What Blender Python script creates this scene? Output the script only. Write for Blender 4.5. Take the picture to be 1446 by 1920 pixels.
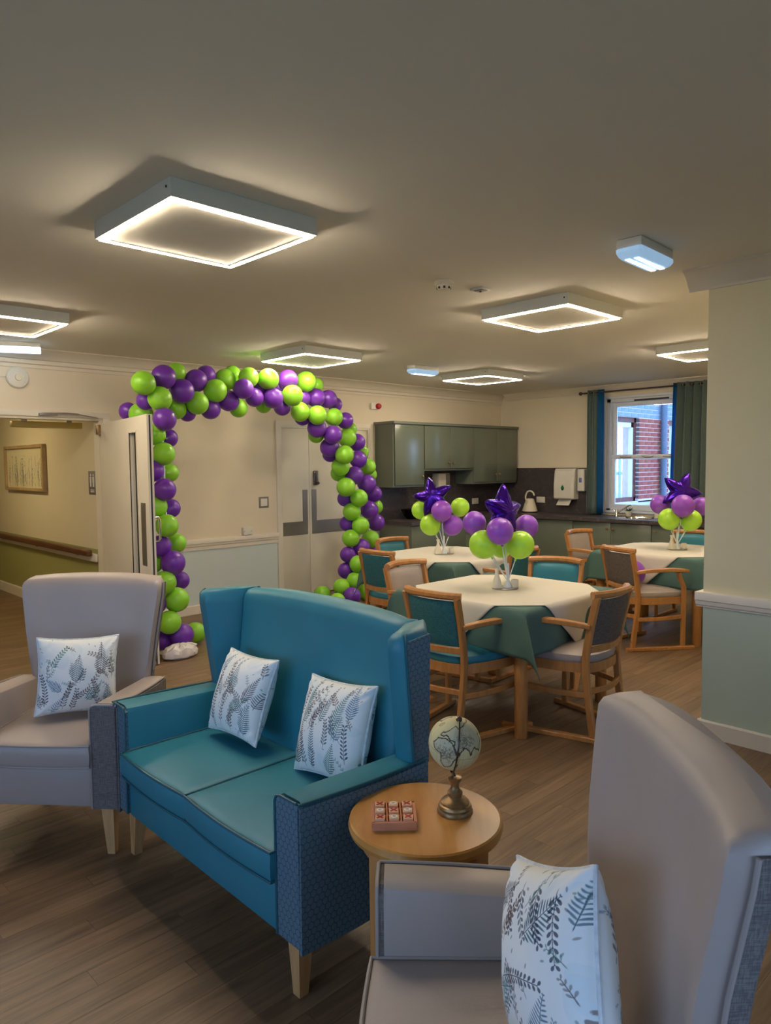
import bpy, bmesh, math, random
import numpy as np
from mathutils import Vector, Matrix
for _o in list(bpy.data.objects): bpy.data.objects.remove(_o)
S = bpy.context.scene
COL = S.collection
PI = math.pi
rnd = random.Random(7)

# ---------------------------------------------------------------- camera
CAMH = 1.56
cam = bpy.data.cameras.new('camera'); camo = bpy.data.objects.new('camera', cam); COL.objects.link(camo)
yaw, pitch, roll = math.radians(44.10582), math.radians(3.78103), math.radians(-0.57287)
cf = Vector((math.sin(yaw)*math.cos(pitch), math.cos(yaw)*math.cos(pitch), -math.sin(pitch)))
r0 = Vector((math.cos(yaw), -math.sin(yaw), 0)); u0 = r0.cross(cf)
cr = r0*math.cos(roll)+u0*math.sin(roll); cu = -r0*math.sin(roll)+u0*math.cos(roll)
camo.matrix_world = Matrix(((cr.x, cu.x, -cf.x, 0), (cr.y, cu.y, -cf.y, 0), (cr.z, cu.z, -cf.z, CAMH), (0, 0, 0, 1)))
cam.sensor_fit = 'VERTICAL'; cam.sensor_height = 24; cam.lens = 24*1348.58/1920
cam.clip_start = 0.02
S.camera = camo

# ---------------------------------------------------------------- sky and exposure
w = bpy.data.worlds.new('overcast_sky'); S.world = w; w.use_nodes = True
bg = w.node_tree.nodes['Background']
bg.inputs[0].default_value = (0.42, 0.63, 1.0, 1); bg.inputs[1].default_value = 4.6
S.view_settings.view_transform = 'Standard'; S.view_settings.look = 'None'
S.view_settings.gamma = 1.0; S.view_settings.use_curve_mapping = False
S.view_settings.exposure = 0.13
LED = 150.0            # radiance of the ceiling LED frames

def portal(loc, rot, sx, sy):
    l = bpy.data.lights.new('window_daylight', 'AREA'); l.shape = 'RECTANGLE'; l.size = sx; l.size_y = sy
    l.cycles.is_portal = True
    o = bpy.data.objects.new('window_daylight', l); COL.objects.link(o); o.location = loc; o.rotation_euler = rot
WX, WY, CZ = 9.107, 6.81, 2.608
LX, FY = -2.2, -2.2
portal((WX+0.16, 4.45, 1.62), (0, math.radians(90), 0), 1.55, 1.1)       # kitchen window
portal((LX-0.12, 1.2, 1.45), (0, math.radians(-90), 0), 1.5, 3.6)         # lounge window behind the camera
portal((0.6, FY-0.12, 1.45), (math.radians(90), 0, 0), 3.0, 1.5)

# ---------------------------------------------------------------- materials
def nm(name):
    m = bpy.data.materials.new(name); m.use_nodes = True
    return m, m.node_tree.nodes, m.node_tree.links, m.node_tree.nodes['Principled BSDF']
def mat(name, col, rough=0.6, metal=0.0, var=0.0, vs=8.0, bump=0.0, bs=60.0, stretch=None, coat=0.0, trans=0.0, spec=None, sheen=0.0, emit=None):
    m, N, L, P = nm(name)
    P.inputs['Base Color'].default_value = (*col, 1); P.inputs['Roughness'].default_value = rough
    P.inputs['Metallic'].default_value = metal; P.inputs['Coat Weight'].default_value = coat
    P.inputs['Transmission Weight'].default_value = trans
    if spec is not None: P.inputs['Specular IOR Level'].default_value = spec
    if sheen: P.inputs['Sheen Weight'].default_value = sheen
    if emit: P.inputs['Emission Color'].default_value = (*emit[0], 1); P.inputs['Emission Strength'].default_value = emit[1]
    tc = N.new('ShaderNodeTexCoord'); mp = N.new('ShaderNodeMapping'); L.new(tc.outputs['Object'], mp.inputs[0])
    if stretch: mp.inputs['Scale'].default_value = stretch
    if var:
        nz = N.new('ShaderNodeTexNoise'); nz.inputs['Scale'].default_value = vs; nz.inputs['Detail'].default_value = 5
        L.new(mp.outputs[0], nz.inputs['Vector'])
        rp = N.new('ShaderNodeValToRGB'); L.new(nz.outputs['Fac'], rp.inputs[0])
        rp.color_ramp.elements[0].position = 0.3; rp.color_ramp.elements[1].position = 0.7
        rp.color_ramp.elements[0].color = (*[c*(1-var) for c in col], 1); rp.color_ramp.elements[1].color = (*[min(1, c*(1+var)) for c in col], 1)
        L.new(rp.outputs[0], P.inputs['Base Color'])
    if bump:
        nb = N.new('ShaderNodeTexNoise'); nb.inputs['Scale'].default_value = bs; nb.inputs['Detail'].default_value = 4
        L.new(mp.outputs[0], nb.inputs['Vector'])
        b = N.new('ShaderNodeBump'); b.inputs['Strength'].default_value = bump; b.inputs['Distance'].default_value = 0.002
        L.new(nb.outputs['Fac'], b.inputs['Height']); L.new(b.outputs[0], P.inputs['Normal'])
    return m
def mathn(N, L, op, a, b=None, c=None):
    n = N.new('ShaderNodeMath'); n.operation = op
    for i, v in enumerate((a, b, c)):
        if v is None: continue
        if isinstance(v, (int, float)): n.inputs[i].default_value = v
        else: L.new(v, n.inputs[i])
    return n.outputs[0]
def mixc(N, L, fac, a, b):
    n = N.new('ShaderNodeMix'); n.data_type = 'RGBA'
    if isinstance(fac, (int, float)): n.inputs[0].default_value = fac
    else: L.new(fac, n.inputs[0])
    for i, v in ((6, a), (7, b)):
        if isinstance(v, tuple): n.inputs[i].default_value = (*v, 1)
        else: L.new(v, n.inputs[i])
    return n.outputs[2]
def paint_mat(name, up, low, zs, rough=0.75):
    """painted wall, two real paint colours meeting under the dado rail"""
    m, N, L, P = nm(name)
    g = N.new('ShaderNodeNewGeometry'); sp = N.new('ShaderNodeSeparateXYZ'); L.new(g.outputs['Position'], sp.inputs[0])
    f = mathn(N, L, 'LESS_THAN', sp.outputs['Z'], zs)
    nz = N.new('ShaderNodeTexNoise'); nz.inputs['Scale'].default_value = 2.0; L.new(g.outputs['Position'], nz.inputs['Vector'])
    base = mixc(N, L, f, up, low)
    v = mathn(N, L, 'MULTIPLY_ADD', nz.outputs['Fac'], 0.06, 0.97)
    mm = N.new('ShaderNodeVectorMath'); mm.operation = 'SCALE'; L.new(base, mm.inputs[0]); L.new(v, mm.inputs['Scale'])
    L.new(mm.outputs[0], P.inputs['Base Color']); P.inputs['Roughness'].default_value = rough
    nb = N.new('ShaderNodeTexNoise'); nb.inputs['Scale'].default_value = 180; L.new(g.outputs['Position'], nb.inputs['Vector'])
    b = N.new('ShaderNodeBump'); b.inputs['Strength'].default_value = 0.08; b.inputs['Distance'].default_value = 0.002
    L.new(nb.outputs['Fac'], b.inputs['Height']); L.new(b.outputs[0], P.inputs['Normal'])
    return m
def wood_mat(name, c1, c2, rough=0.4, scale=(3, 40, 3), axis=None):
    m, N, L, P = nm(name)
    tc = N.new('ShaderNodeTexCoord'); mp = N.new('ShaderNodeMapping'); mp.inputs['Scale'].default_value = scale
    L.new(tc.outputs['Object'], mp.inputs[0])
    nz = N.new('ShaderNodeTexNoise'); nz.inputs['Scale'].default_value = 1.6; nz.inputs['Detail'].default_value = 6; nz.inputs['Distortion'].default_value = 0.6
    L.new(mp.outputs[0], nz.inputs['Vector'])
    rp = N.new('ShaderNodeValToRGB'); rp.color_ramp.elements[0].position = 0.32; rp.color_ramp.elements[1].position = 0.68
    rp.color_ramp.elements[0].color = (*c1, 1); rp.color_ramp.elements[1].color = (*c2, 1)
    L.new(nz.outputs['Fac'], rp.inputs[0]); L.new(rp.outputs[0], P.inputs['Base Color']); P.inputs['Roughness'].default_value = rough
    return m
def floor_mat():
    m, N, L, P = nm('wood_effect_vinyl')
    g = N.new('ShaderNodeNewGeometry'); sp = N.new('ShaderNodeSeparateXYZ'); L.new(g.outputs['Position'], sp.inputs[0])
    row = mathn(N, L, 'FLOOR', mathn(N, L, 'DIVIDE', sp.outputs['Y'], PW))
    off = mathn(N, L, 'FRACT', mathn(N, L, 'MULTIPLY', row, 0.37))
    col = mathn(N, L, 'FLOOR', mathn(N, L, 'SUBTRACT', mathn(N, L, 'DIVIDE', sp.outputs['X'], PLN), off))
    cv = N.new('ShaderNodeCombineXYZ'); L.new(row, cv.inputs[0]); L.new(col, cv.inputs[1])
    wn = N.new('ShaderNodeTexWhiteNoise'); L.new(cv.outputs[0], wn.inputs['Vector'])
    mp = N.new('ShaderNodeMapping'); mp.inputs['Scale'].default_value = (1.6, 22, 1); L.new(g.outputs['Position'], mp.inputs[0])
    ad = N.new('ShaderNodeVectorMath'); ad.operation = 'MULTIPLY_ADD'; L.new(wn.outputs['Color'], ad.inputs[0]); ad.inputs[1].default_value = (40, 40, 40); L.new(mp.outputs[0], ad.inputs[2])
    nz = N.new('ShaderNodeTexNoise'); nz.inputs['Scale'].default_value = 1.5; nz.inputs['Detail'].default_value = 8; nz.inputs['Roughness'].default_value = 0.62; nz.inputs['Distortion'].default_value = 0.5
    L.new(ad.outputs[0], nz.inputs['Vector'])
    rp = N.new('ShaderNodeValToRGB'); e = rp.color_ramp.elements
    e[0].position = 0.28; e[1].position = 0.72; e[0].color = (0.105, 0.060, 0.031, 1); e[1].color = (0.260, 0.165, 0.090, 1)
    L.new(nz.outputs['Fac'], rp.inputs[0])
    t = mathn(N, L, 'MULTIPLY_ADD', wn.outputs['Value'], 0.34, 0.80)
    mm = N.new('ShaderNodeVectorMath'); mm.operation = 'SCALE'; L.new(rp.outputs[0], mm.inputs[0]); L.new(t, mm.inputs['Scale'])
    L.new(mm.outputs[0], P.inputs['Base Color'])
    P.inputs['Roughness'].default_value = 0.42
    L.new(mathn(N, L, 'MULTIPLY_ADD', nz.outputs['Fac'], 0.2, 0.32), P.inputs['Roughness'])
    b = N.new('ShaderNodeBump'); b.inputs['Strength'].default_value = 0.25; b.inputs['Distance'].default_value = 0.0015
    L.new(nz.outputs['Fac'], b.inputs['Height']); L.new(b.outputs[0], P.inputs['Normal'])
    return m
def hex_mat(name, c_line, c_fill):
    """woven upholstery with a small hexagon figure and fine vertical threads"""
    m, N, L, P = nm(name)
    tc = N.new('ShaderNodeTexCoord'); sp = N.new('ShaderNodeSeparateXYZ'); L.new(tc.outputs['Object'], sp.inputs[0])
    u = mathn(N, L, 'MULTIPLY', mathn(N, L, 'ADD', sp.outputs['X'], sp.outputs['Y']), 48.0)
    v = mathn(N, L, 'MULTIPLY', sp.outputs['Z'], 48.0)
    def cell(ou, ov):
        a = mathn(N, L, 'SUBTRACT', mathn(N, L, 'FLOORED_MODULO', mathn(N, L, 'ADD', u, ou), 1.0), 0.5)
        b = mathn(N, L, 'SUBTRACT', mathn(N, L, 'FLOORED_MODULO', mathn(N, L, 'ADD', v, ov), 1.7321), 0.866)
        a = mathn(N, L, 'ABSOLUTE', a); b = mathn(N, L, 'ABSOLUTE', b)
        return mathn(N, L, 'MAXIMUM', a, mathn(N, L, 'ADD', mathn(N, L, 'MULTIPLY', a, 0.5), mathn(N, L, 'MULTIPLY', b, 0.866)))
    d = mathn(N, L, 'MINIMUM', cell(0, 0), cell(0.5, 0.866))
    edge = mathn(N, L, 'GREATER_THAN', d, 0.44)
    thr = mathn(N, L, 'GREATER_THAN', mathn(N, L, 'SINE', mathn(N, L, 'MULTIPLY', u, 26.0)), 0.35)
    f = mathn(N, L, 'MAXIMUM', edge, mathn(N, L, 'MULTIPLY', thr, 0.35))
    L.new(mixc(N, L, f, c_fill, c_line), P.inputs['Base Color'])
    P.inputs['Roughness'].default_value = 0.8
    b = N.new('ShaderNodeBump'); b.inputs['Strength'].default_value = 0.3; b.inputs['Distance'].default_value = 0.001; b.invert = True
    L.new(f, b.inputs['Height']); L.new(b.outputs[0], P.inputs['Normal'])
    return m
def weave_mat(name, c1, c2, sc=420.0):
    m, N, L, P = nm(name)
    tc = N.new('ShaderNodeTexCoord')
    outs = []
    for st in ((1, 1, 0.08), (0.08, 0.08, 1)):
        mp = N.new('ShaderNodeMapping'); mp.inputs['Scale'].default_value = st; L.new(tc.outputs['Object'], mp.inputs[0])
        nz = N.new('ShaderNodeTexNoise'); nz.inputs['Scale'].default_value = sc; nz.inputs['Detail'].default_value = 2; L.new(mp.outputs[0], nz.inputs['Vector'])
        outs.append(nz.outputs['Fac'])
    f = mathn(N, L, 'MULTIPLY', mathn(N, L, 'ADD', outs[0], outs[1]), 0.5)
    rp = N.new('ShaderNodeValToRGB'); rp.color_ramp.elements[0].position = 0.42; rp.color_ramp.elements[1].position = 0.58
    rp.color_ramp.elements[0].color = (*c1, 1); rp.color_ramp.elements[1].color = (*c2, 1)
    L.new(f, rp.inputs[0]); L.new(rp.outputs[0], P.inputs['Base Color']); P.inputs['Roughness'].default_value = 0.9
    return m
def print_mat(name, rough=0.85):
    """fabric or paper print read from the mesh's own colour layer (drawn procedurally below)"""
    m, N, L, P = nm(name)
    a = N.new('ShaderNodeAttribute'); a.attribute_name = 'print'; L.new(a.outputs['Color'], P.inputs['Base Color'])
    P.inputs['Roughness'].default_value = rough
    return m
def marble_mat(name, rough=0.4):
    m, N, L, P = nm(name)
    g = N.new('ShaderNodeNewGeometry')
    nz = N.new('ShaderNodeTexNoise'); nz.inputs['Scale'].default_value = 2.2; nz.inputs['Detail'].default_value = 5; L.new(g.outputs['Position'], nz.inputs['Vector'])
    mv = N.new('ShaderNodeVectorMath'); mv.operation = 'MULTIPLY_ADD'; L.new(nz.outputs['Color'], mv.inputs[0]); mv.inputs[1].default_value = (.5, .5, .5); L.new(g.outputs['Position'], mv.inputs[2])
    vo = N.new('ShaderNodeTexVoronoi'); vo.feature = 'DISTANCE_TO_EDGE'; vo.inputs['Scale'].default_value = 4.0; L.new(mv.outputs[0], vo.inputs['Vector'])
    f = mathn(N, L, 'LESS_THAN', vo.outputs['Distance'], 0.012)
    n2 = N.new('ShaderNodeTexNoise'); n2.inputs['Scale'].default_value = 14; n2.inputs['Detail'].default_value = 4; L.new(g.outputs['Position'], n2.inputs['Vector'])
    base = mixc(N, L, n2.outputs['Fac'], (0.036, 0.029, 0.031), (0.085, 0.068, 0.070))
    L.new(mixc(N, L, mathn(N, L, 'MULTIPLY', f, mathn(N, L, 'MULTIPLY', nz.outputs['Fac'], 0.6)), base, (0.22, 0.18, 0.17)), P.inputs['Base Color'])
    P.inputs['Roughness'].default_value = rough
    return m
def translucent_mat(name, col):
    m, N, L, P = nm(name)
    P.inputs['Base Color'].default_value = (*col, 1); P.inputs['Roughness'].default_value = 0.8
    nz = N.new('ShaderNodeTexNoise'); nz.inputs['Scale'].default_value = 30
    f = mathn(N, L, 'MULTIPLY_ADD', nz.outputs['Fac'], 0.2, 0.45)
    t = N.new('ShaderNodeBsdfTranslucent'); t.inputs[0].default_value = (*[min(1, c*1.6) for c in col], 1)
    mx = N.new('ShaderNodeMixShader'); L.new(f, mx.inputs[0]); L.new(P.outputs[0], mx.inputs[1]); L.new(t.outputs[0], mx.inputs[2])
    L.new(mx.outputs[0], N['Material Output'].inputs['Surface'])
    return m
def glass_mat(name, col=(1, 1, 1), rough=0.0):
    m, N, L, P = nm(name)
    tr = N.new('ShaderNodeBsdfTransparent'); tr.inputs[0].default_value = (*col, 1)
    gl = N.new('ShaderNodeBsdfGlossy'); gl.inputs['Roughness'].default_value = rough
    fr = N.new('ShaderNodeFresnel'); fr.inputs[0].default_value = 1.45
    mx = N.new('ShaderNodeMixShader'); L.new(fr.outputs[0], mx.inputs[0]); L.new(tr.outputs[0], mx.inputs[1]); L.new(gl.outputs[0], mx.inputs[2])
    L.new(mx.outputs[0], N['Material Output'].inputs['Surface'])
    return m
PW, PLN = 0.0875, 0.92
CREAM = (0.74, 0.63, 0.46)
M = dict(
 ceiling=mat('ceiling_paint', (0.75, 0.72, 0.62), 0.85, bump=0.05, bs=120),
 wall_back=paint_mat('back_wall_paint', (0.76, 0.67, 0.52), (0.60, 0.68, 0.68), 0.70),
 wall_plain=paint_mat('cream_paint', (0.74, 0.66, 0.50), (0.74, 0.66, 0.50), -1),
 wall_pillar=paint_mat('pillar_paint', (0.76, 0.68, 0.44), (0.50, 0.58, 0.47), 0.80),
 wall_corr=paint_mat('corridor_paint', (0.70, 0.62, 0.43), (0.34, 0.33, 0.11), 0.76),
 trim=mat('trim_gloss_paint', (0.76, 0.70, 0.60), 0.45, var=0.02, vs=3),
 cornice=mat('cornice_paint', (0.74, 0.67, 0.55), 0.8, var=0.02, vs=3),
 door=mat('door_paint', (0.76, 0.70, 0.56), 0.5, var=0.03, vs=2),
 steel=mat('brushed_steel', (0.42, 0.40, 0.36), 0.35, 0.9, bump=0.05, bs=200),
 chrome=mat('chrome', (0.8, 0.8, 0.8), 0.12, 1.0, bump=0.01),
 floor=floor_mat(),
 gap=mat('floor_joint', (0.035, 0.024, 0.016), 0.8, var=0.2),
 teal=mat('teal_leather', (0.022, 0.195, 0.265), 0.48, bump=0.10, bs=260, var=0.06, vs=5, spec=0.5),
 teal_pipe=mat('teal_piping', (0.012, 0.095, 0.125), 0.45, bump=0.1, var=0.05),
 hexfab=hex_mat('hexagon_fabric', (0.035, 0.080, 0.115), (0.095, 0.170, 0.225)),
 grey=mat('taupe_leather', (0.36, 0.305, 0.275), 0.46, bump=0.10, bs=260, var=0.04, vs=5, spec=0.5),
 grey_pipe=mat('taupe_piping', (0.31, 0.265, 0.24), 0.45, bump=0.1, var=0.05),
 greyfab=weave_mat('grey_woven_fabric', (0.100, 0.088, 0.086), (0.175, 0.158, 0.150)),
 oak=wood_mat('oak_leg', (0.42, 0.23, 0.085), (0.57, 0.34, 0.15), 0.45, (30, 30, 3)),
 beech=wood_mat('beech_frame', (0.43, 0.185, 0.052), (0.53, 0.250, 0.080), 0.38, (26, 26, 5)),
 tabletop=wood_mat('beech_veneer', (0.50, 0.225, 0.050), (0.60, 0.300, 0.078), 0.30, (14, 2.2, 4)),
 tealfab=weave_mat('teal_woven_fabric', (0.014, 0.105, 0.135), (0.035, 0.180, 0.215), 500),
 brownfab=weave_mat('brown_woven_fabric', (0.085, 0.068, 0.056), (0.165, 0.138, 0.118), 500),
 cloth=mat('cream_tablecloth', (0.66, 0.62, 0.54), 0.9, bump=0.15, bs=400, var=0.02, vs=4),
 gcloth=mat('sage_tablecloth', (0.075, 0.155, 0.135), 0.85, bump=0.15, bs=400, var=0.04, vs=4),
 purple=mat('purple_latex', (0.155, 0.030, 0.400), 0.32, var=0.03, vs=3, spec=0.5),
 green=mat('lime_latex', (0.270, 0.640, 0.035), 0.34, var=0.03, vs=3, spec=0.5),
 purple2=mat('light_purple_latex', (0.300, 0.075, 0.560), 0.32, var=0.03, vs=3, spec=0.5),
 green2=mat('pale_lime_latex', (0.420, 0.780, 0.045), 0.34, var=0.03, vs=3, spec=0.5),
 foil=mat('purple_foil', (0.060, 0.012, 0.36), 0.20, 0.85, bump=0.5, bs=22),
 cab=mat('sage_cabinet', (0.125, 0.150, 0.113), 0.24, var=0.03, vs=2, spec=0.9),
 cabedge=mat('sage_cabinet_edge', (0.135, 0.155, 0.120), 0.45, var=0.03, vs=2),
 marble=marble_mat('dark_marble_laminate'),
 white=mat('white_plastic', (0.74, 0.71, 0.64), 0.4, var=0.02),
 cream=mat('cream_enamel', (0.76, 0.70, 0.55), 0.35, var=0.02),
 black=mat('black_plastic', (0.012, 0.012, 0.012), 0.4, var=0.1),
 dark=mat('dark_rubber', (0.03, 0.025, 0.02), 0.7, var=0.1),
 red=mat('red_lens', (0.45, 0.012, 0.015), 0.25, var=0.1),
 upvc=mat('white_upvc', (0.70, 0.74, 0.82), 0.4, var=0.02),
 glass=glass_mat('window_glass', (0.96, 0.98, 1.0)),
 bowl=glass_mat('smoked_glass', (0.30, 0.30, 0.34)),
 curtain_g=mat('sage_curtain', (0.115, 0.165, 0.145), 0.9, var=0.08, vs=30, bump=0.1, bs=300, sheen=0.2),
 curtain_b=translucent_mat('teal_curtain_lining', (0.015, 0.17, 0.40)),
 handrail=wood_mat('dark_handrail', (0.09, 0.035, 0.012), (0.14, 0.055, 0.02), 0.4, (3, 3, 20)),
 frame=wood_mat('gilt_wood_frame', (0.36, 0.24, 0.10), (0.48, 0.34, 0.17), 0.45, (4, 4, 4)),
 brass=mat('brass_channel', (0.50, 0.36, 0.09), 0.5, 0.3, var=0.1, vs=5),
 brick=mat('red_brick', (0.30, 0.075, 0.060), 0.85, var=0.35, vs=9, bump=0.3, bs=60),
 glare_brick=mat('brick_with_painted_glare', (0.20, 0.29, 0.42), 0.85, var=0.2, vs=6, bump=0.3, bs=60),  # bluish overexposure of the upper courses put into the brick colour
 mortar=mat('pale_mortar', (0.66, 0.58, 0.60), 0.9, var=0.08, vs=9),
 brownframe=mat('brown_window_frame', (0.13, 0.035, 0.035), 0.5, var=0.1),
 concrete=mat('pale_concrete', (0.42, 0.48, 0.56), 0.8, var=0.12, vs=3, bump=0.2),
 pipe=mat('blue_grey_pipe', (0.10, 0.15, 0.24), 0.5, var=0.1),
 slat=mat('pale_fence_slat', (0.30, 0.46, 0.66), 0.7, var=0.15, vs=5),
 paving=mat('bounce_paving', (0.34, 0.34, 0.25), 0.9, var=0.2, vs=2),
 grass=mat('grass', (0.30, 0.50, 0.10), 0.9, var=0.3, vs=9),
 leaf=mat('dark_green_leaf', (0.025, 0.085, 0.045), 0.5, var=0.3, vs=30),
 terrac=mat('reddish_wood', (0.58, 0.235, 0.12), 0.5, var=0.12, vs=20),
 tile=mat('pale_wood_tile', (0.72, 0.38, 0.20), 0.5, var=0.1, vs=25),
 redmark=mat('red_paint_mark', (0.45, 0.03, 0.02), 0.5, var=0.05),
 whitemark=mat('white_paint_mark', (0.80, 0.74, 0.66), 0.5, var=0.03),
 antique=mat('antique_bronze', (0.30, 0.19, 0.085), 0.42, 0.65, var=0.4, vs=40, bump=0.2, bs=80),
 gunmetal=mat('gunmetal', (0.16, 0.13, 0.12), 0.25, 0.9, var=0.1),
 fabprint=print_mat('fern_print_cotton', 0.85),
 paperprint=print_mat('painted_paper', 0.6),
 piping=mat('pale_cotton_piping', (0.62, 0.66, 0.68), 0.85, var=0.15, vs=60),
 bag=mat('white_sand_bag', (0.72, 0.66, 0.64), 0.35, var=0.05, vs=8, bump=0.5, bs=25),
 logo=mat('green_logo', (0.02, 0.17, 0.05), 0.5, var=0.05),
 bluelogo=mat('blue_logo', (0.10, 0.16, 0.35), 0.5, var=0.05),
 sign=mat('pewter_sign', (0.22, 0.20, 0.18), 0.45, 0.2, var=0.05),
 stick=mat('clear_white_stick', (0.70, 0.74, 0.76), 0.3, var=0.03),
 ledw=mat('led_diffuser', (1, 0.95, 0.85), 0.5, emit=((1.0, 0.83, 0.62), LED), var=0.0),
 lamph=mat('white_housing', (0.66, 0.67, 0.62), 0.6, var=0.02),
 blueled=mat('emergency_lamp', (0.8, 0.9, 1.0), 0.3, emit=((0.55, 0.78, 1.0), 3.0)),
 bluelens=mat('emergency_lens', (0.35, 0.55, 0.75), 0.25, emit=((0.42, 0.68, 1.0), 0.45), bump=0.5, bs=120),
 corrlamp=mat('corridor_lamp', (1, 0.9, 0.7), 0.5, emit=((1.0, 0.80, 0.46), 60.0)),
)

# ---------------------------------------------------------------- mesh helpers
def mesh_obj(name, bm, m, parent=None, smooth=35, mats=None):
    bmesh.ops.recalc_face_normals(bm, faces=bm.faces[:])
    me = bpy.data.meshes.new(name); bm.to_mesh(me); bm.free()
    for mm in (mats or [m]): me.materials.append(M[mm] if isinstance(mm, str) else mm)
    if smooth:
        me.shade_smooth()
        try: me.set_sharp_from_angle(angle=math.radians(smooth))
        except Exception: pass
    o = bpy.data.objects.new(name, me); COL.objects.link(o)
    if parent: o.parent = parent
    return o
def tag(o, label=None, cat=None, group=None, kind=None):
    if label: o['label'] = label
    if cat: o['category'] = cat
    if group: o['group'] = group
    if kind: o['kind'] = kind
    return o
def thing(name, label, cat, loc=(0, 0, 0), rz=0.0, group=None):
    o = bpy.data.objects.new(name, None); COL.objects.link(o); o.empty_display_size = 0.05
    o.location = loc; o.rotation_euler = (0, 0, rz)
    return tag(o, label, cat, group)
def struct(name, bm=None, m=None, parent=None, smooth=35, loc=None):
    if bm is None:
        o = bpy.data.objects.new(name, None); COL.objects.link(o)
        if loc: o.location = loc
    else: o = mesh_obj(name, bm, m, parent, smooth)
    o['kind'] = 'structure'
    return o
def copy_tree(o, parent=None):
    c = o.copy(); COL.objects.link(c); c.parent = parent
    for ch in list(o.children): copy_tree(ch, c)
    return c
def B(): return bmesh.new()
def box(bm, x0, x1, y0, y1, z0, z1, bev=0.0, seg=2, mtx=None, mi=0):
    r = bmesh.ops.create_cube(bm, size=1.0)
    vs = r['verts']
    for v in vs: v.co = Vector(((x0+x1)/2+v.co.x*(x1-x0), (y0+y1)/2+v.co.y*(y1-y0), (z0+z1)/2+v.co.z*(z1-z0)))
    fs = list({f for v in vs for f in v.link_faces})
    if bev:
        es = list({e for v in vs for e in v.link_edges})
        r2 = bmesh.ops.bevel(bm, geom=es, offset=bev, segments=seg, profile=0.5, affect='EDGES', clamp_overlap=True)
        fs = list({f for v in r2['verts'] for f in v.link_faces} | {f for f in fs if f.is_valid})
        vs = list({v for f in fs for v in f.verts})
    if mtx:
        for v in vs: v.co = mtx @ v.co
    if mi:
        for f in fs: f.material_index = mi
    return vs
def loft(bm, rings, closed=True, cap=True, mi=0):
    R = [[bm.verts.new(p) for p in ring] for ring in rings]
    n = len(R[0])
    for a, b in zip(R[:-1], R[1:]):
        for i in range(n if closed else n-1):
            j = (i+1) % n
            f = bm.faces.new((a[i], a[j], b[j], b[i])); f.material_index = mi
    if cap and closed:
        for ring in (R[0][::-1], R[-1]):
            try: f = bm.faces.new(ring); f.material_index = mi
            except ValueError: pass
    return R
def frames(pts, cyc=False):
    pts = [Vector(p) for p in pts]; n = len(pts); out = []
    up = None
    for i, p in enumerate(pts):
        a = pts[(i-1) % n] if (cyc or i > 0) else p; b = pts[(i+1) % n] if (cyc or i < n-1) else p
        t = (b-a).normalized() if (b-a).length > 1e-9 else Vector((0, 0, 1))
        if up is None:
            up = Vector((0, 0, 1)) if abs(t.z) < 0.9 else Vector((0, 1, 0))
        s = t.cross(up)
        if s.length < 1e-6: s = t.cross(Vector((1, 0.3, 0)))
        s.normalize(); up = s.cross(t).normalized()
        out.append((p, s.copy(), up.copy()))
    return out
def tube(bm, pts, r, seg=8, cyc=False, sec=None, cap=True, mi=0):
    """sweep a circle (or section [(a,b)..]) along pts; r may be a list"""
    fr = frames(pts, cyc); rings = []
    for k, (p, s, u) in enumerate(fr):
        rr = r[k] if isinstance(r, (list, tuple)) else r
        if sec: rings.append([p+s*a*rr+u*b*rr for a, b in sec])
        else: rings.append([p+s*math.cos(2*PI*i/seg)*rr+u*math.sin(2*PI*i/seg)*rr for i in range(seg)])
    if cyc: rings.append(rings[0]); return loft(bm, rings, True, False, mi)
    return loft(bm, rings, True, cap, mi)
def flat(w_, h_, c=0.3):
    """rounded rectangular section"""
    w2, h2 = w_/2, h_/2; k = min(w2, h2)*c
    return [(-w2+k, -h2), (w2-k, -h2), (w2, -h2+k), (w2, h2-k), (w2-k, h2), (-w2+k, h2), (-w2, h2-k), (-w2, -h2+k)]
def lathe(bm, prof, seg=24, c=(0, 0, 0), mtx=None, mi=0):
    rings = [[Vector((c[0]+r*math.cos(2*PI*i/seg), c[1]+r*math.sin(2*PI*i/seg), c[2]+z)) for i in range(seg)] for r, z in prof]
    if mtx: rings = [[mtx @ p for p in R] for R in rings]
    return loft(bm, rings, True, True, mi)
def bez(p, n=12):
    """Catmull-Rom through points"""
    p = [Vector(q) for q in p]; out = []
    for i in range(len(p)-1):
        a = p[max(i-1, 0)]; b = p[i]; c = p[i+1]; d = p[min(i+2, len(p)-1)]
        for k in range(n):
            t = k/n
            out.append(0.5*((2*b)+(c-a)*t+(2*a-5*b+4*c-d)*t*t+(-a+3*b-3*c+d)*t**3))
    out.append(p[-1]); return out
def sphere_bm(bm, c, r, u=20, v=12, neck=True, squash=1.0, mtx=None):
    """balloon: slightly egg shaped with a knot below"""
    prof = []
    for i in range(v+1):
        a = PI*i/v; z = -math.cos(a); rr = math.sin(a)
        zz = z*r*squash
        if z < 0: zz *= 1.05; rr *= (1-0.025*(-z))
        prof.append((max(rr*r, 0.0004), zz))
    if neck: prof = [(r*0.10, -r*1.22), (r*0.06, -r*1.15), (r*0.05, -r*1.10)] + prof[1:]
    m4 = Matrix.Translation(Vector(c)) @ (mtx if mtx else Matrix())
    lathe(bm, prof, u, mtx=m4)
def extrude_profile(bm, prof, p0, p1, inward):
    """prof [(outward distance from wall, z)], run p0->p1 horizontally"""
    p0 = Vector(p0); p1 = Vector(p1); n = Vector(inward)
    loft(bm, [[p+n*a+Vector((0, 0, z)) for a, z in prof] for p in (p0, p1)])
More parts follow.
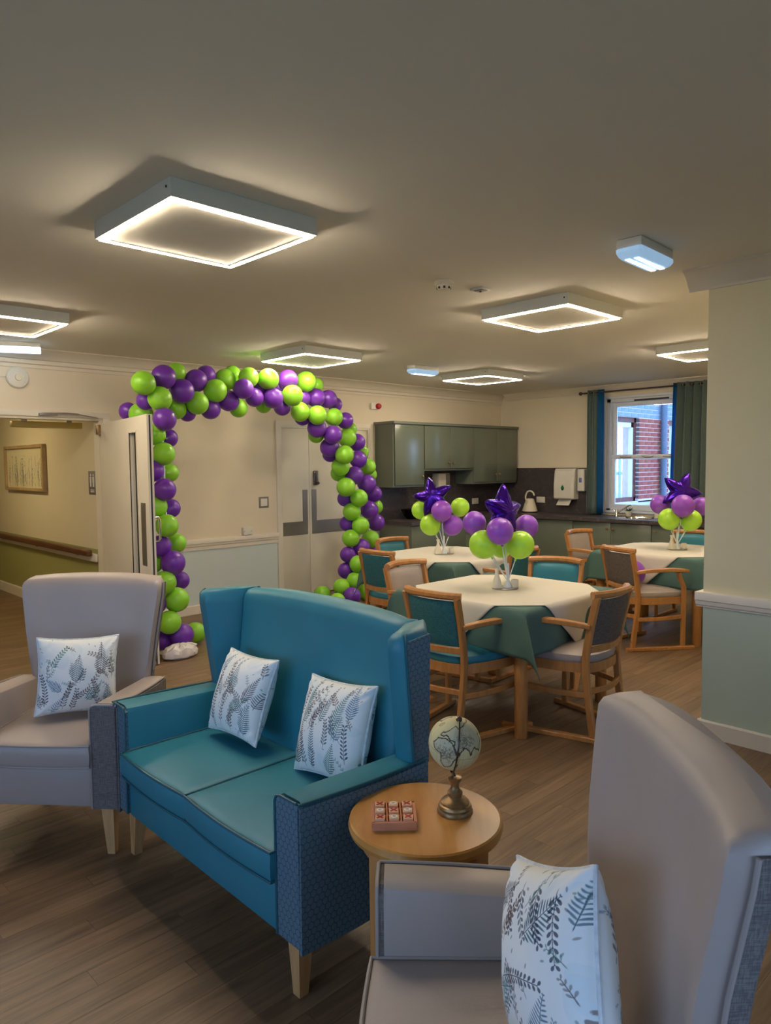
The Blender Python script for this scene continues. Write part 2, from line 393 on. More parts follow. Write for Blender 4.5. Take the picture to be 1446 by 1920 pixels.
# ================================================================ SETTING
PX, PYE = 4.08, 1.64          # corner of the projecting wall on the right
bm = B()
box(bm, LX-.1, WX+.1, FY-.1, WY+.14, -.06, -.0065); box(bm, .2, 2.84, WY+.14, 12, -.06, -.0065)
flo = struct('floor', bm, 'gap', smooth=0)
# planks: the nearest 300 one by one, the rest joined
cells = []
for k in range(int(math.floor(FY/PW))+1, int(12/PW)):
    y0, y1 = k*PW, (k+1)*PW
    if y1 > 11.95: continue
    if y0 < WY+.14: rng = (LX, WX if y0 >= PYE else PX)
    else: rng = (.2, 2.84)
    if y0 < WY+.14 < y1: rng = (.9, 2.84)
    if WY-.01 < y0 < WY+.14: rng = (.92, 2.84)
    off = (k*0.37) % 1.0
    c = math.floor(rng[0]/PLN-off)
    while (c+off)*PLN < rng[1]:
        x0, x1 = max(rng[0], (c+off)*PLN), min(rng[1], (c+1+off)*PLN)
        if x1-x0 > .01: cells.append((x0, x1, y0, y1))
        c += 1
def vis(cel):
    x, y = (cel[0]+cel[1])/2, (cel[2]+cel[3])/2
    d = Vector((x, y, -CAMH)); z = d.dot(cf)
    if z < .3: return 1e9 + (x*x+y*y)
    u, v = abs(d.dot(cr)/z), -d.dot(cu)/z
    if u > .62 or v > .80: return 1e6+z
    return z
cells.sort(key=vis)
g = 0.0005
pm = {}
for i, (x0, x1, y0, y1) in enumerate(cells[:300]):
    key = round(x1-x0, 4)
    if key not in pm:
        b_ = B(); L2 = (x1-x0)/2-g; W2 = PW/2-g
        vs = box(b_, -L2, L2, -W2, W2, -.005, 0)
        o = mesh_obj('plank', b_, 'floor', flo, smooth=0); pm[key] = o.data
    else:
        o = bpy.data.objects.new('plank', pm[key]); COL.objects.link(o); o.parent = flo
    o.location = ((x0+x1)/2, (y0+y1)/2, 0)
bm = B()
for (x0, x1, y0, y1) in cells[300:]: box(bm, x0+g, x1-g, y0+g, y1-g, -.005, 0)
o = mesh_obj('far_planks', bm, 'floor', flo, smooth=0); o['kind'] = 'stuff'

bm = B(); box(bm, LX-.12, WX+.12, FY-.12, WY+.14, CZ, CZ+.1); struct('ceiling', bm, 'ceiling', smooth=0)
# back wall with the corridor doorway and the double door opening
bm = B()
def wbx(x0, x1, z0, z1): box(bm, x0, x1, WY, WY+.14, z0, z1)
wbx(LX-.12, .90, 0, CZ); wbx(.90, 2.85, 2.025, CZ); wbx(2.85, 4.90, 0, CZ); wbx(4.90, 6.32, 2.005, CZ); wbx(6.32, WX+.12, 0, CZ)
struct('wall_back', bm, 'wall_back', smooth=0)
WY0, WY1, WZ0, WZ1 = 3.78, 5.02, .90, 2.42
bm = B()
box(bm, WX, WX+.25, PYE, WY0, -.0, CZ); box(bm, WX, WX+.25, WY1, WY, 0, CZ)
box(bm, WX, WX+.25, WY0, WY1, 0, WZ0); box(bm, WX, WX+.25, WY0, WY1, WZ1, CZ)
struct('wall_window_side', bm, 'wall_plain', smooth=0)
bm = B(); box(bm, PX, WX+.25, FY-.12, PYE, 0, CZ); struct('wall_right', bm, 'wall_pillar', smooth=0)
bm = B()
box(bm, LX-.12, LX, FY, -.6, 0, CZ); box(bm, LX-.12, LX, 3.0, WY, 0, CZ); box(bm, LX-.12, LX, -.6, 3.0, 0, .70); box(bm, LX-.12, LX, -.6, 3.0, 2.2, CZ)
struct('wall_left', bm, 'wall_plain', smooth=0)
bm = B()
box(bm, LX-.12, -.9, FY-.12, FY, 0, CZ); box(bm, 2.1, PX, FY-.12, FY, 0, CZ); box(bm, -.9, 2.1, FY-.12, FY, 0, .70); box(bm, -.9, 2.1, FY-.12, FY, 2.2, CZ)
struct('wall_front', bm, 'wall_plain', smooth=0)
def plain_window(name, x0, x1, y0, y1, z0, z1, ax):
    """lounge window behind the camera: frame, two mullions, panes"""
    r = struct(name)
    bm = B(); n = 3
    lo, hi = (y0, y1) if ax == 'y' else (x0, x1)
    def bb(a, b, c, d, t0=0, t1=0):
        if ax == 'y': box(bm, x0, x1, a, b, c, d)
        else: box(bm, a, b, y0, y1, c, d)
    bb(lo, hi, z0, z0+.06); bb(lo, hi, z1-.06, z1)
    for i in range(n+1):
        c = lo+(hi-lo)*i/n; bb(max(lo, c-.03), min(hi, c+.03), z0+.06, z1-.06)
    mesh_obj('window_frame', bm, 'upvc', r, 0)
    for i in range(n):
        bm = B(); a = lo+(hi-lo)*i/n+.03; b = lo+(hi-lo)*(i+1)/n-.03
        if ax == 'y': box(bm, (x0+x1)/2-.004, (x0+x1)/2+.004, a, b, z0+.06, z1-.06)
        else: box(bm, a, b, (y0+y1)/2-.004, (y0+y1)/2+.004, z0+.06, z1-.06)
        mesh_obj('pane', bm, 'glass', r, 0)
plain_window('window_2', LX-.10, LX-.04, -.6, 3.0, .70, 2.1, 'y')
plain_window('window_3', -.9, 2.1, FY-.10, FY-.04, .70, 2.2, 'x')
# corridor beyond the doorway
CX = 2.84
bm = B(); box(bm, CX, CX+.14, WY+.14, 12.1, 0, 2.5); struct('wall_corridor_right', bm, 'wall_corr', smooth=0)
bm = B(); box(bm, .06, .2, WY+.14, 12.1, 0, 2.5); struct('wall_corridor_left', bm, 'wall_corr', smooth=0)
bm = B(); box(bm, .2, CX, 12.0, 12.1, 0, 2.5); struct('wall_corridor_end', bm, 'wall_corr', smooth=0)
bm = B(); box(bm, .06, CX+.14, WY+.14, 12.1, 2.4, 2.5); struct('ceiling_corridor', bm, 'ceiling', smooth=0)
bm = B(); box(bm, CX-.016, CX, WY+.16, 12, 0, .11); box(bm, CX-.010, CX, WY+.16, 12, .11, .12); struct('baseboard_corridor', bm, 'trim')
bm = B(); box(bm, CX-.022, CX, WY+.16, 12, .635, .715, .004); struct('trim_1', bm, 'trim')
t = thing('handrail', 'dark wooden handrail along the corridor wall beyond the open doorway', 'handrail', (CX-.05, 9.5, .69))
bm = B(); box(bm, -.03, .028, -2.45, 2.45, 0, .062, .012, 3); mesh_obj('rail', bm, 'handrail', t)
bm = B()
for y in (-2.1, -.9, .3, 1.5): box(bm, .012, .028, y-.02, y+.02, -.02, .0)
mesh_obj('bracket', bm, 'steel', t)
# cornices
prof = [(0, -.165), (.012, -.165), (.012, -.135), (.030, -.128), (.030, -.095), (.040, -.088), (.048, -.060), (.070, -.030), (.100, -.014), (.118, -.010), (.118, 0), (0, 0)]
P_ = [(a, CZ+z) for a, z in prof]
bm = B(); extrude_profile(bm, P_, (LX, WY, 0), (WX, WY, 0), (0, -1, 0)); struct('trim_2', bm, 'cornice')
prof2 = [(0, -.115), (.010, -.115), (.010, -.098), (.028, -.090), (.050, -.050), (.085, -.020), (.100, -.012), (.100, 0), (0, 0)]
P2 = [(a, CZ+z) for a, z in prof2]
bm = B(); extrude_profile(bm, P2, (WX, WY-.119, 0), (WX, PYE, 0), (-1, 0, 0)); struct('trim_3', bm, 'cornice')
prof3 = [(0, -.110), (.010, -.110), (.010, -.096), (.025, -.085), (.05, -.045), (.085, -.018), (.105, -.012), (.105, 0), (0, 0)]
bm = B(); extrude_profile(bm, [(a, CZ+z) for a, z in prof3], (PX, FY, 0), (PX, PYE+.105, 0), (-1, 0, 0)); struct('trim_4', bm, 'cornice')
bm = B(); extrude_profile(bm, [(a, CZ+z) for a, z in prof3], (PX, PYE, 0), (WX-.1, PYE, 0), (0, 1, 0)); struct('trim_5', bm, 'cornice')
# dado rails and baseboards
def dado(name, p0, p1, inw, zt, h=.085):
    bm = B(); extrude_profile(bm, [(0, zt), (.030, zt), (.034, zt-.006), (.034, zt-.045), (.026, zt-.050), (.022, zt-.072), (.012, zt-.080), (.012, zt-h), (0, zt-h)], p0, p1, inw); struct(name, bm, 'trim')
dado('trim_6', (2.95, WY, 0), (4.86, WY, 0), (0, -1, 0), .79, .115)
dado('trim_7', (PX, FY, 0), (PX, PYE+.034, 0), (-1, 0, 0), .828)
dado('trim_8', (PX, PYE, 0), (6.5, PYE, 0), (0, 1, 0), .828)
def skirt(name, p0, p1, inw, h=.095):
    bm = B(); extrude_profile(bm, [(0, 0), (.016, 0), (.016, h-.008), (.010, h), (0, h)], p0, p1, inw); struct(name, bm, 'trim')
skirt('baseboard_back', (2.95, WY, 0), (4.86, WY, 0), (0, -1, 0))
skirt('baseboard_right', (PX, FY, 0), (PX, PYE+.016, 0), (-1, 0, 0))
skirt('baseboard_right_end', (PX, PYE, 0), (WX-.66, PYE, 0), (0, 1, 0))
skirt('baseboard_left', (LX, FY, 0), (LX, WY, 0), (1, 0, 0))
skirt('baseboard_front', (LX, FY, 0), (PX, FY, 0), (0, 1, 0))

# ---------------------------------------------------------------- door 1 : corridor doorway, leaf swung open into the room
d1 = struct('door_1', loc=(0, 0, 0))
bm = B(); box(bm, .83, 2.93, WY-.018, WY, 2.02, 2.075, .003); box(bm, 2.865, 2.93, WY-.018, WY, 0, 2.02, .003); box(bm, .83, .90, WY-.018, WY, 0, 2.02, .003)
mesh_obj('architrave', bm, 'trim', d1)
bm = B(); box(bm, .90, 2.85, WY, WY+.12, 1.998, 2.025); box(bm, 2.825, 2.85, WY, WY+.12, 0, 2.0); box(bm, .90, .925, WY, WY+.12, 0, 2.0)
mesh_obj('door_frame', bm, 'door', d1)
A_ = Vector((2.835, 6.775, 0)); Bv = Vector((2.578, 5.262, 0)); LEN = (Bv-A_).length
th = math.atan2((Bv-A_).y, (Bv-A_).x)
T = Matrix.Translation(A_) @ Matrix.Rotation(th, 4, 'Z')       # local x along the leaf, y>0 = away from the corridor side
# leaf as frame around the vision panel (local y 0..0.044 ; face seen from the camera is y<0 side)
leaf = B(); y0, y1 = -.022, .022
vx0, vx1, vz0, vz1 = 1.045, 1.250, .40, 1.845
for a, b, c, d in ((0, vx0, .008, 1.965), (vx1, LEN, .008, 1.965), (vx0, vx1, .008, vz0), (vx0, vx1, vz1, 1.965)): box(leaf, a, b, y0, y1, c, d, mtx=T)
mesh_obj('door_leaf', leaf, 'door', d1, 0)
bm = B(); box(bm, vx0, vx1, -.004, .004, vz0, vz1, mtx=T); mesh_obj('vision_panel', bm, 'glass', d1, 0)
bm = B()
for s in (-1, 1):
    ya, yb = (y0-.006, y0) if s < 0 else (y1, y1+.006)
    for a, b, c, d in ((vx0-.012, vx0+.006, vz0-.012, vz1+.012), (vx1-.006, vx1+.012, vz0-.012, vz1+.012), (vx0, vx1, vz0-.012, vz0+.006), (vx0, vx1, vz1-.006, vz1+.012)): box(bm, a, b, ya, yb, c, d, mtx=T)
mesh_obj('glazing_bead', bm, 'door', d1, 0)
bm = B(); box(bm, vx0+.004, vx0+.010, y0-.008, y0-.001, vz0, vz1, mtx=T); mesh_obj('glazing_seal', bm, 'dark', d1, 0)
bm = B(); box(bm, LEN, LEN+.002, -.006, .006, 0.01, 1.96, mtx=T); mesh_obj('smoke_seal', bm, 'dark', d1, 0)
bm = B(); box(bm, 1.315, 1.440, y0-.002, y0, .775, 1.275, mtx=T); mesh_obj('push_plate', bm, 'steel', d1, 0)
for a, b in ((.02, LEN-.01),):
    bm = B(); box(bm, a, b, y0-.002, y0, .02, .175, mtx=T); mesh_obj('kick_plate', bm, 'steel', d1, 0)
bm = B(); hp = [T @ Vector(p) for p in ((LEN-.10, y1, .965), (LEN-.10, y1+.055, .97), (LEN-.10, y1+.065, .99), (LEN-.10, y1+.065, 1.14), (LEN-.10, y1+.055, 1.16), (LEN-.10, y1, 1.165))]
tube(bm, hp, .010, 10); mesh_obj('pull_handle', bm, 'chrome', d1)
bm = B(); box(bm, .03, .075, y0-.035, y0, 1.865, 1.955, .004, mtx=T); mesh_obj('closer_bracket', bm, 'antique', d1)
bm = B(); tube(bm, [(2.30, WY-.03, 2.045), (2.52, WY-.06, 2.052), (2.62, WY-.06, 2.045)], .009, 8); tube(bm, [(2.62, WY-.06, 2.045), (2.80, WY-.05, 2.02)], .006, 6)
box(bm, 2.28, 2.44, WY-.045, WY-.018, 2.028, 2.05, .003); mesh_obj('closer_arm', bm, 'steel', d1)
t = tag(mesh_obj('door_track', (lambda b_: (box(b_, 2.12, 2.74, 6.98, 7.06, 1.930, 1.985, .004), b_)[1])(B()), 'brass'), 'brass coloured channel fixed overhead just inside the corridor doorway', 'track')
# hanger
bm = B(); box(bm, 2.2, 2.25, 7.0, 7.04, 1.985, 2.4); box(bm, 2.6, 2.65, 7.0, 7.04, 1.985, 2.4); o = mesh_obj('hanger', bm, 'steel', t)

# ---------------------------------------------------------------- door 2 : pair of flush doors behind the arch
d2 = struct('door_2')
bm = B()
for k, (a, w_) in enumerate(((0, .055), (.055, .02))):
    yy = WY-.022+.008*k
    box(bm, 4.855+a, 4.855+a+w_, yy, WY, 0, 2.075-a); box(bm, 6.365-a-w_, 6.365-a, yy, WY, 0, 2.075-a)
    box(bm, 4.855+a+w_, 6.365-a-w_, yy, WY, 2.075-a-w_, 2.075-a)
mesh_obj('architrave', bm, 'trim', d2, 0)
DX = 5.345
for x0, x1 in ((4.903, DX-.003), (DX+.003, 6.317)):
    bm = B(); box(bm, x0, x1, WY+.012, WY+.055, .010, 2.0, .002); mesh_obj('door_leaf', bm, 'door', d2)
for x0, x1, s in ((4.915, DX-.03, 1), (DX+.03, 6.305, -1)):
    bm = B(); box(bm, x0, x1, WY+.009, WY+.012, .735, .895)
    xa, xb = (x1-.075, x1) if s > 0 else (x0, x0+.075)
    box(bm, xa, xb, WY+.009, WY+.012, .895, 1.27); mesh_obj('push_plate', bm, 'steel', d2, 0)
bm = B(); box(bm, 5.40, 5.465, WY-.018, WY+.012, 1.32, 1.495, .010, 3); lathe(bm, [(.018, 0), (.020, .012), (.014, .03)], 14, mtx=Matrix.Translation((5.445, WY-.016, 1.345)) @ Matrix.Rotation(PI/2, 4, 'X'))
mesh_obj('keypad_lock', bm, 'gunmetal', d2)
bm = B(); box(bm, 4.905, 6.315, WY+.0, WY+.055, 0, .008); mesh_obj('threshold', bm, 'dark', d2, 0)

# ---------------------------------------------------------------- window 1 : white sash window over the sink
w1 = struct('window_1')
xo, xi = WX+.02, WX+.12
bm = B()
box(bm, xo, xi, WY0, WY1, WZ0, WZ0+.03, .004); box(bm, xo, xi, WY0, WY1, WZ1-.05, WZ1, .004)
box(bm, xo, xi, WY1-.06, WY1, WZ0, WZ1, .004); box(bm, xo, xi, WY0, WY0+.06, WZ0, WZ1, .004)
mesh_obj('window_frame', bm, 'upvc', w1)
def sash(z0, z1, x0, x1):
    bm = B(); a, b = WY0+.06, WY1-.06
    box(bm, x0, x1, a, b, z0, z0+.055, .004); box(bm, x0, x1, a, b, z1-.055, z1, .004)
    box(bm, x0, x1, a, a+.055, z0+.05, z1-.05, .004); box(bm, x0, x1, b-.055, b, z0+.05, z1-.05, .004)
    s = mesh_obj('sash', bm, 'upvc', w1)
    bm = B(); box(bm, (x0+x1)/2-.004, (x0+x1)/2+.004, a+.05, b-.05, z0+.05, z1-.05); mesh_obj('pane', bm, 'glass', s, 0)
sash(1.60, WZ1-.05, WX+.075, WX+.11); sash(WZ0+.03, 1.66, WX+.03, WX+.068)
bm = B(); box(bm, WX+.005, WX+.03, 4.15, 4.62, 2.372, 2.392, .003); mesh_obj('trickle_vent', bm, 'dark', w1)
bm = B()
for ya, yb in ((4.66, 4.82), (4.10, 4.22)): box(bm, WX+.012, WX+.034, ya, yb, 1.622, 1.640, .004)
tube(bm, [(WX+.02, 4.50, 1.635), (WX+.012, 4.47, 1.625), (WX+.012, 4.38, 1.625), (WX+.02, 4.35, 1.635)], .008, 8)
mesh_obj('sash_handle', bm, 'steel', w1)
bm = B(); box(bm, WX-.035, WX+.03, WY0-.04, WY1, WZ0-.03, WZ0, .006); mesh_obj('window_sill', bm, 'upvc', w1)
bm = B(); box(bm, WX-.012, WX, WY1, WY1+.05, .84, 2.455, .003); box(bm, WX-.012, WX, WY0-.05, WY0, .84, 2.455, .003); box(bm, WX-.012, WX, WY0, WY1, WZ1, WZ1+.035, .003)
mesh_obj('architrave', bm, 'upvc', w1)

# ---------------------------------------------------------------- outside the window
bm = B(); box(bm, -40, 40, -40, 40, -.4, -.3); struct('ground', bm, 'paving', smooth=0)  # unseen ground spread all round, toned to bounce daylight onto the ceiling
bm = B(); box(bm, 10.5, 20, 7.6, 14, -.3, -.28); tag(mesh_obj('lawn', bm, 'grass', None, 0), 'strip of lawn behind the pale fence outside the window', 'lawn')
wg = thing('brick_outbuilding', 'red brick wing with brown framed openings seen through the kitchen window', 'building', (11.5, 5.75, -.3))
bmx = B()      # mortar core: pier and head, openings left out
OY = 0.0
def core(x0, x1, z0, z1, dy=.006, dep=.30): box(bmx, x0-11.5, x1-11.5, dy, dep, z0+.3, z1+.3)
core(11.54, 12.68, -.3, 2.30); core(9.6, 16, 2.30, 3.1); core(9.6, 10.0, -.3, 2.30); core(9.6, 16, -.3, .90)
mesh_obj('mortar', bmx, 'mortar', wg, 0)
bmesh_brick = {}
def brick(x, z, wid, m_):
    key = (round(wid, 3), m_)
    if key not in bmesh_brick:
        b_ = B(); box(b_, 0, wid, 0, .10, 0, .065, .003, 1); o = mesh_obj('brick', b_, m_, wg, 0); bmesh_brick[key] = o.data
    else:
        o = bpy.data.objects.new('brick', bmesh_brick[key]); COL.objects.link(o); o.parent = wg
    o.location = (x-11.5, 0, z+.3)
nb = 0
for k in range(18):
    z = .935+k*.0758
    xs = [11.54]; first = .1025 if k % 2 else .215
    x = 11.54; wd = first
    while x < 12.66:
        w_ = min(wd, 12.675-x)
        if w_ > .03: brick(x, z, round(w_, 3), 'brick'); nb += 1
        x += wd+.0102; wd = .215
for k in range(4):
    z = 2.305+k*.0758; x = 10.70 if k % 2 else 10.59
    while x < 13.2:
        brick(x, z, .215, 'glare_brick'); x += .2252; nb += 1
bm = B()
for a, b in ((10.0, 11.54), (12.68, 14.2)):
    a -= 11.5; b -= 11.5
    box(bm, a, a+.06, .06, .14, 1.2, 2.6); box(bm, b-.06, b, .06, .14, 1.2, 2.6); box(bm, a, b, .06, .14, 2.52, 2.6); box(bm, a, b, .06, .14, 1.2, 1.27)
mesh_obj('opening_frame', bm, 'brownframe', wg, 0)
bm = B()
for a, b in ((10.06, 11.48),):
    a -= 11.5; b -= 11.5
    box(bm, a, a+.07, .08, .13, 1.27, 2.52); box(bm, b-.07, b, .08, .13, 1.27, 2.52); box(bm, a, b, .08, .13, 2.44, 2.52)
mesh_obj('inner_frame', bm, 'upvc', wg, 0)
bm = B(); box(bm, 1.24, 2.64, .09, .11, 1.27, 2.52); mesh_obj('blue_pane', bm, 'concrete', wg, 0)['label'] = 'pale blue panel in brown frame'
bm = B(); tube(bm, [(.82, -.07, -.0), (.82, -.07, 3.2)], .055, 12); tube(bm, [(.82, -.07, 1.95), (.66, 0, 1.95)], .018, 8); mesh_obj('downpipe', bm, 'pipe', wg)
bm = B(); box(bm, -2.2, 3.2, -.35, 0, .95, 1.18); box(bm, -2.2, 3.2, -.6, -.35, .6, .95); mesh_obj('ledge', bm, 'concrete', wg, 0)
fn = thing('garden_fence', 'pale vertical slat fence behind the brick outbuilding', 'fence', (14.5, 8.6, -.3))
sm = None
for i in range(16):
    if sm is None:
        bm = B(); box(bm, 0, .11, 0, .02, 0, 2.05, .003, 1); o = mesh_obj('slat', bm, 'slat', fn, 0); sm = o.data
    else:
        o = bpy.data.objects.new('slat', sm); COL.objects.link(o); o.parent = fn
    o.location = (-1.6+i*.22, -.02, 0)
bm = B(); box(bm, -1.7, 2.1, 0, .03, .35, .42); box(bm, -1.7, 2.1, 0, .03, 1.55, 1.62); mesh_obj('rail', bm, 'slat', fn, 0)

# ---------------------------------------------------------------- ceiling lights
def panel_light():
    r = thing('ceiling_light', 'x', 'ceiling light')
    h = .338
    bm = B()
    for a, b, c, d in ((-h, h, -h, -h+.012), (-h, h, h-.012, h), (-h, -h+.012, -h+.012, h-.012), (h-.012, h, -h+.012, h-.012)): box(bm, a, b, c, d, -.072, 0, .0015, 1)
    mesh_obj('housing', bm, 'lamph', r)
    bm = B(); box(bm, -h+.012, h-.012, -h+.012, h-.012, -.072, -.066); mesh_obj('centre_panel', bm, 'ceiling', r, 0)
    bm = B(); e, wv = .325, .016
    for a, b, c, d in ((-e, e, -e, -e+wv), (-e, e, e-wv, e), (-e, -e+wv, -e+wv, e-wv), (e-wv, e, -e+wv, e-wv)): box(bm, a, b, c, d, -.0795, -.0725)
    mesh_obj('led_frame', bm, 'ledw', r, 0)
    bm = B(); e2 = e-wv-.0005
    for a, b, c, d in ((-e2, e2, -e2, -e2+.004), (-e2, e2, e2-.004, e2), (-e2, -e2+.004, -e2+.004, e2-.004), (e2-.004, e2, -e2+.004, e2-.004)): box(bm, a, b, c, d, -.0765, -.0722)
    mesh_obj('inner_lip', bm, 'lamph', r, 0)
    bm = B()
    for sx in (-1, 1): lathe(bm, [(.005, 0), (.005, .002)], 8, mtx=Matrix.Translation((sx*(h+.001), -h+.03, -.03)) @ Matrix.Rotation(sx*PI/2, 4, 'Y'))
    mesh_obj('fixing_screw', bm, 'dark', r)
    return r
lights = [(1.646, 2.786, 'large square LED ceiling light nearest the camera, above the teal sofa'),
 (4.280, 2.771, 'square LED ceiling light above the nearest dining table, beside the smoke detector'),
 (4.260, 5.376, 'square LED ceiling light just in front of the top of the balloon arch'),
 (6.761, 5.319, 'square LED ceiling light in front of the wall cupboards'),
 (6.757, 2.713, 'square LED ceiling light partly hidden by the cream wall at the right'),
 (1.587, 5.397, 'square LED ceiling light cut by the left edge, above the corridor doorway')]
pr = panel_light()
for i, (x, y, lb) in enumerate(lights):
    o = pr if i == 0 else copy_tree(pr)
    o.location = (x, y, CZ); tag(o, lb, 'ceiling light', 'square LED panel lights on the ceiling')
def bulkhead(x, y, rz, lb, L_=.36, W_=.125, gr='emergency bulkhead lights'):
    r = thing('emergency_light', lb, 'emergency light', (x, y, CZ), rz, gr)
    bm = B(); box(bm, -L_/2, L_/2, -W_/2, W_/2, -.045, 0, .008); mesh_obj('housing', bm, 'white', r)
    bm = B(); rings = []
    for z, s in ((-.045, 1.03), (-.062, 1.03), (-.080, .93), (-.088, .82)):
        rings.append([Vector((a*L_/2*(s if abs(s) else 1), b*W_/2*s, z)) for a, b in ((-.94, -1), (.94, -1), (1, -.8), (1, .8), (.94, 1), (-.94, 1), (-1, .8), (-1, -.8))])
    loft(bm, rings); mesh_obj('lens', bm, 'bluelens', r, 25)
    n = 12
    for s in (-1, 1):
        bm = B()
        for i in range(n): box(bm, -L_*.38+i*L_*.76/(n-1)-.008, -L_*.38+i*L_*.76/(n-1)+.008, s*W_*.18-.012, s*W_*.18+.012, -.092, -.0885)
        mesh_obj('led_strip', bm, 'blueled', r, 0)
bulkhead(3.40, 1.675, 0.03, 'bluish white emergency bulkhead light on the ceiling at upper right')
bulkhead(5.74, 5.32, 0, 'small bluish emergency bulkhead light beside the far square ceiling light', .38, .12)
r = thing('strip_light', 'bluish white tube light on the ceiling above the doorway, cut by left edge', 'strip light', (1.86, 6.55, CZ-.03), math.radians(-24))
bm = B(); box(bm, -.36, .36, -.03, .03, -.01, .03, .006); mesh_obj('base', bm, 'white', r)
bm = B(); tube(bm, [(-.36, 0, -.035), (.36, 0, -.035)], .028, 14); mesh_obj('tube', bm, 'blueled', r)
r = thing('smoke_detector', 'round cream smoke detector on the ceiling left of a square light', 'smoke detector', (3.185, 2.785, CZ))
bm = B(); lathe(bm, [(.052, 0), (.055, -.006), (.055, -.020), (.050, -.024)][::-1], 32); mesh_obj('base', bm, 'cream', r)
bm = B(); lathe(bm, [(.020, -.052), (.034, -.050), (.040, -.042), (.040, -.024)], 32); mesh_obj('sensor_head', bm, 'cream', r)
bm = B()
for i in range(8):
    a = i*PI/4; box(bm, .0365, .042, -.006, .006, -.046, -.034, mtx=Matrix.Rotation(a, 4, 'Z'))
mesh_obj('sensor_slot', bm, 'dark', r, 0)
r = thing('ceiling_sensor', 'small square grey plate sensor flush on the ceiling beside the smoke detector', 'sensor', (3.485, 2.755, CZ))
bm = B(); box(bm, -.045, .045, -.045, .045, -.010, 0, .002); mesh_obj('plate', bm, 'lamph', r)
bm = B(); box(bm, -.030, .030, -.030, .030, -.014, -.010, .001); mesh_obj('inset', bm, 'sign', r)
bm = B(); lathe(bm, [(.006, -.020), (.008, -.014)], 12); mesh_obj('lens', bm, 'dark', r)
r = thing('corridor_light', 'warm ceiling light inside the corridor', 'ceiling light', (1.6, 8.6, 2.4))
bm = B(); lathe(bm, [(.10, -.05), (.15, -.045), (.16, -.02), (.16, 0)], 32); mesh_obj('diffuser', bm, 'corrlamp', r)

# ---------------------------------------------------------------- small wall fittings
r = thing('alarm_sounder', 'round cream alarm sounder disc high on the wall above the doorway', 'sounder', (2.122, WY, 2.352))
RX = Matrix.Rotation(PI/2, 4, 'X')
bm = B(); lathe(bm, [(.092, 0), (.094, .018), (.085, .032), (.06, .036)], 40, mtx=RX); mesh_obj('body', bm, 'white', r)
bm = B(); lathe(bm, [(.030, .036), (.030, .044), (.026, .048)], 28, mtx=RX); mesh_obj('centre_button', bm, 'cream', r)
bm = B()
for rr in (.05, .064, .078): tube(bm, [RX @ Vector((rr*math.cos(a*PI/18), rr*math.sin(a*PI/18), .0355)) for a in range(36)], .0018, 5, True)
mesh_obj('ridge', bm, 'lamph', r)
bm = B(); tube(bm, [(-.09, -.006, 0), (-.6, -.006, 0)], .004, 6); mesh_obj('cable', bm, 'lamph', r)
r = thing('fire_bell', 'red fire alarm sounder on a white backbox above the wall cupboards', 'fire alarm', (6.415, WY, 2.31))
bm = B(); box(bm, -.075, .075, -.035, 0, -.04, .04, .004); mesh_obj('backbox', bm, 'white', r)
bm = B(); lathe(bm, [(.036, .035), (.038, .06), (.030, .078), (.012, .082)], 24, c=(.03, 0, 0), mtx=RX); mesh_obj('red_sounder', bm, 'red', r)
r = thing('light_switch', 'white light switch on a grey surround beside the double door', 'light switch', (4.678, WY, 1.145))
bm = B(); box(bm, -.066, .066, -.004, 0, -.063, .063, .001); mesh_obj('surround', bm, 'sign', r)
bm = B(); box(bm, -.043, .043, -.012, -.004, -.043, .043, .003); mesh_obj('plate', bm, 'white', r)
bm = B(); box(bm, -.012, .012, -.017, -.012, -.018, .018, .003); mesh_obj('rocker', bm, 'white', r)
r = thing('fused_outlet', 'white fused outlet plate sitting on the dado rail', 'wall outlet', (4.435, WY, .838))
bm = B(); box(bm, -.058, .058, -.034, 0, -.043, .043, .004); mesh_obj('backbox', bm, 'white', r)
bm = B(); box(bm, -.056, .056, -.040, -.034, -.041, .041, .003); mesh_obj('plate', bm, 'white', r)
bm = B()
for sx in (-.045, .045): lathe(bm, [(.004, .040), (.004, .042)], 8, c=(sx, 0, 0), mtx=RX)
mesh_obj('screw', bm, 'dark', r)
r = thing('washroom_sign', 'grey washroom sign with white figures on the corridor wall', 'sign', (CX, 7.02, 1.41))
bm = B(); box(bm, -.006, 0, -.10, .10, -.115, .115, .001); mesh_obj('plate', bm, 'sign', r)
bm = B()
for yy in (.045, -.02):
    bmesh.ops.create_circle(bm, cap_ends=True, segments=14, radius=.013, matrix=Matrix.Translation((-.0075, yy, .075)) @ Matrix.Rotation(PI/2, 4, 'Y'))
    box(bm, -.009, -.006, yy-.016, yy+.016, -.0, .058); box(bm, -.009, -.006, yy-.012, yy-.002, -.04, 0); box(bm, -.009, -.006, yy+.002, yy+.012, -.04, 0)
box(bm, -.009, -.006, -.03, .05, -.075, -.066); box(bm, -.009, -.006, -.03, .05, -.092, -.083)
mesh_obj('figure', bm, 'whitemark', r, 0)
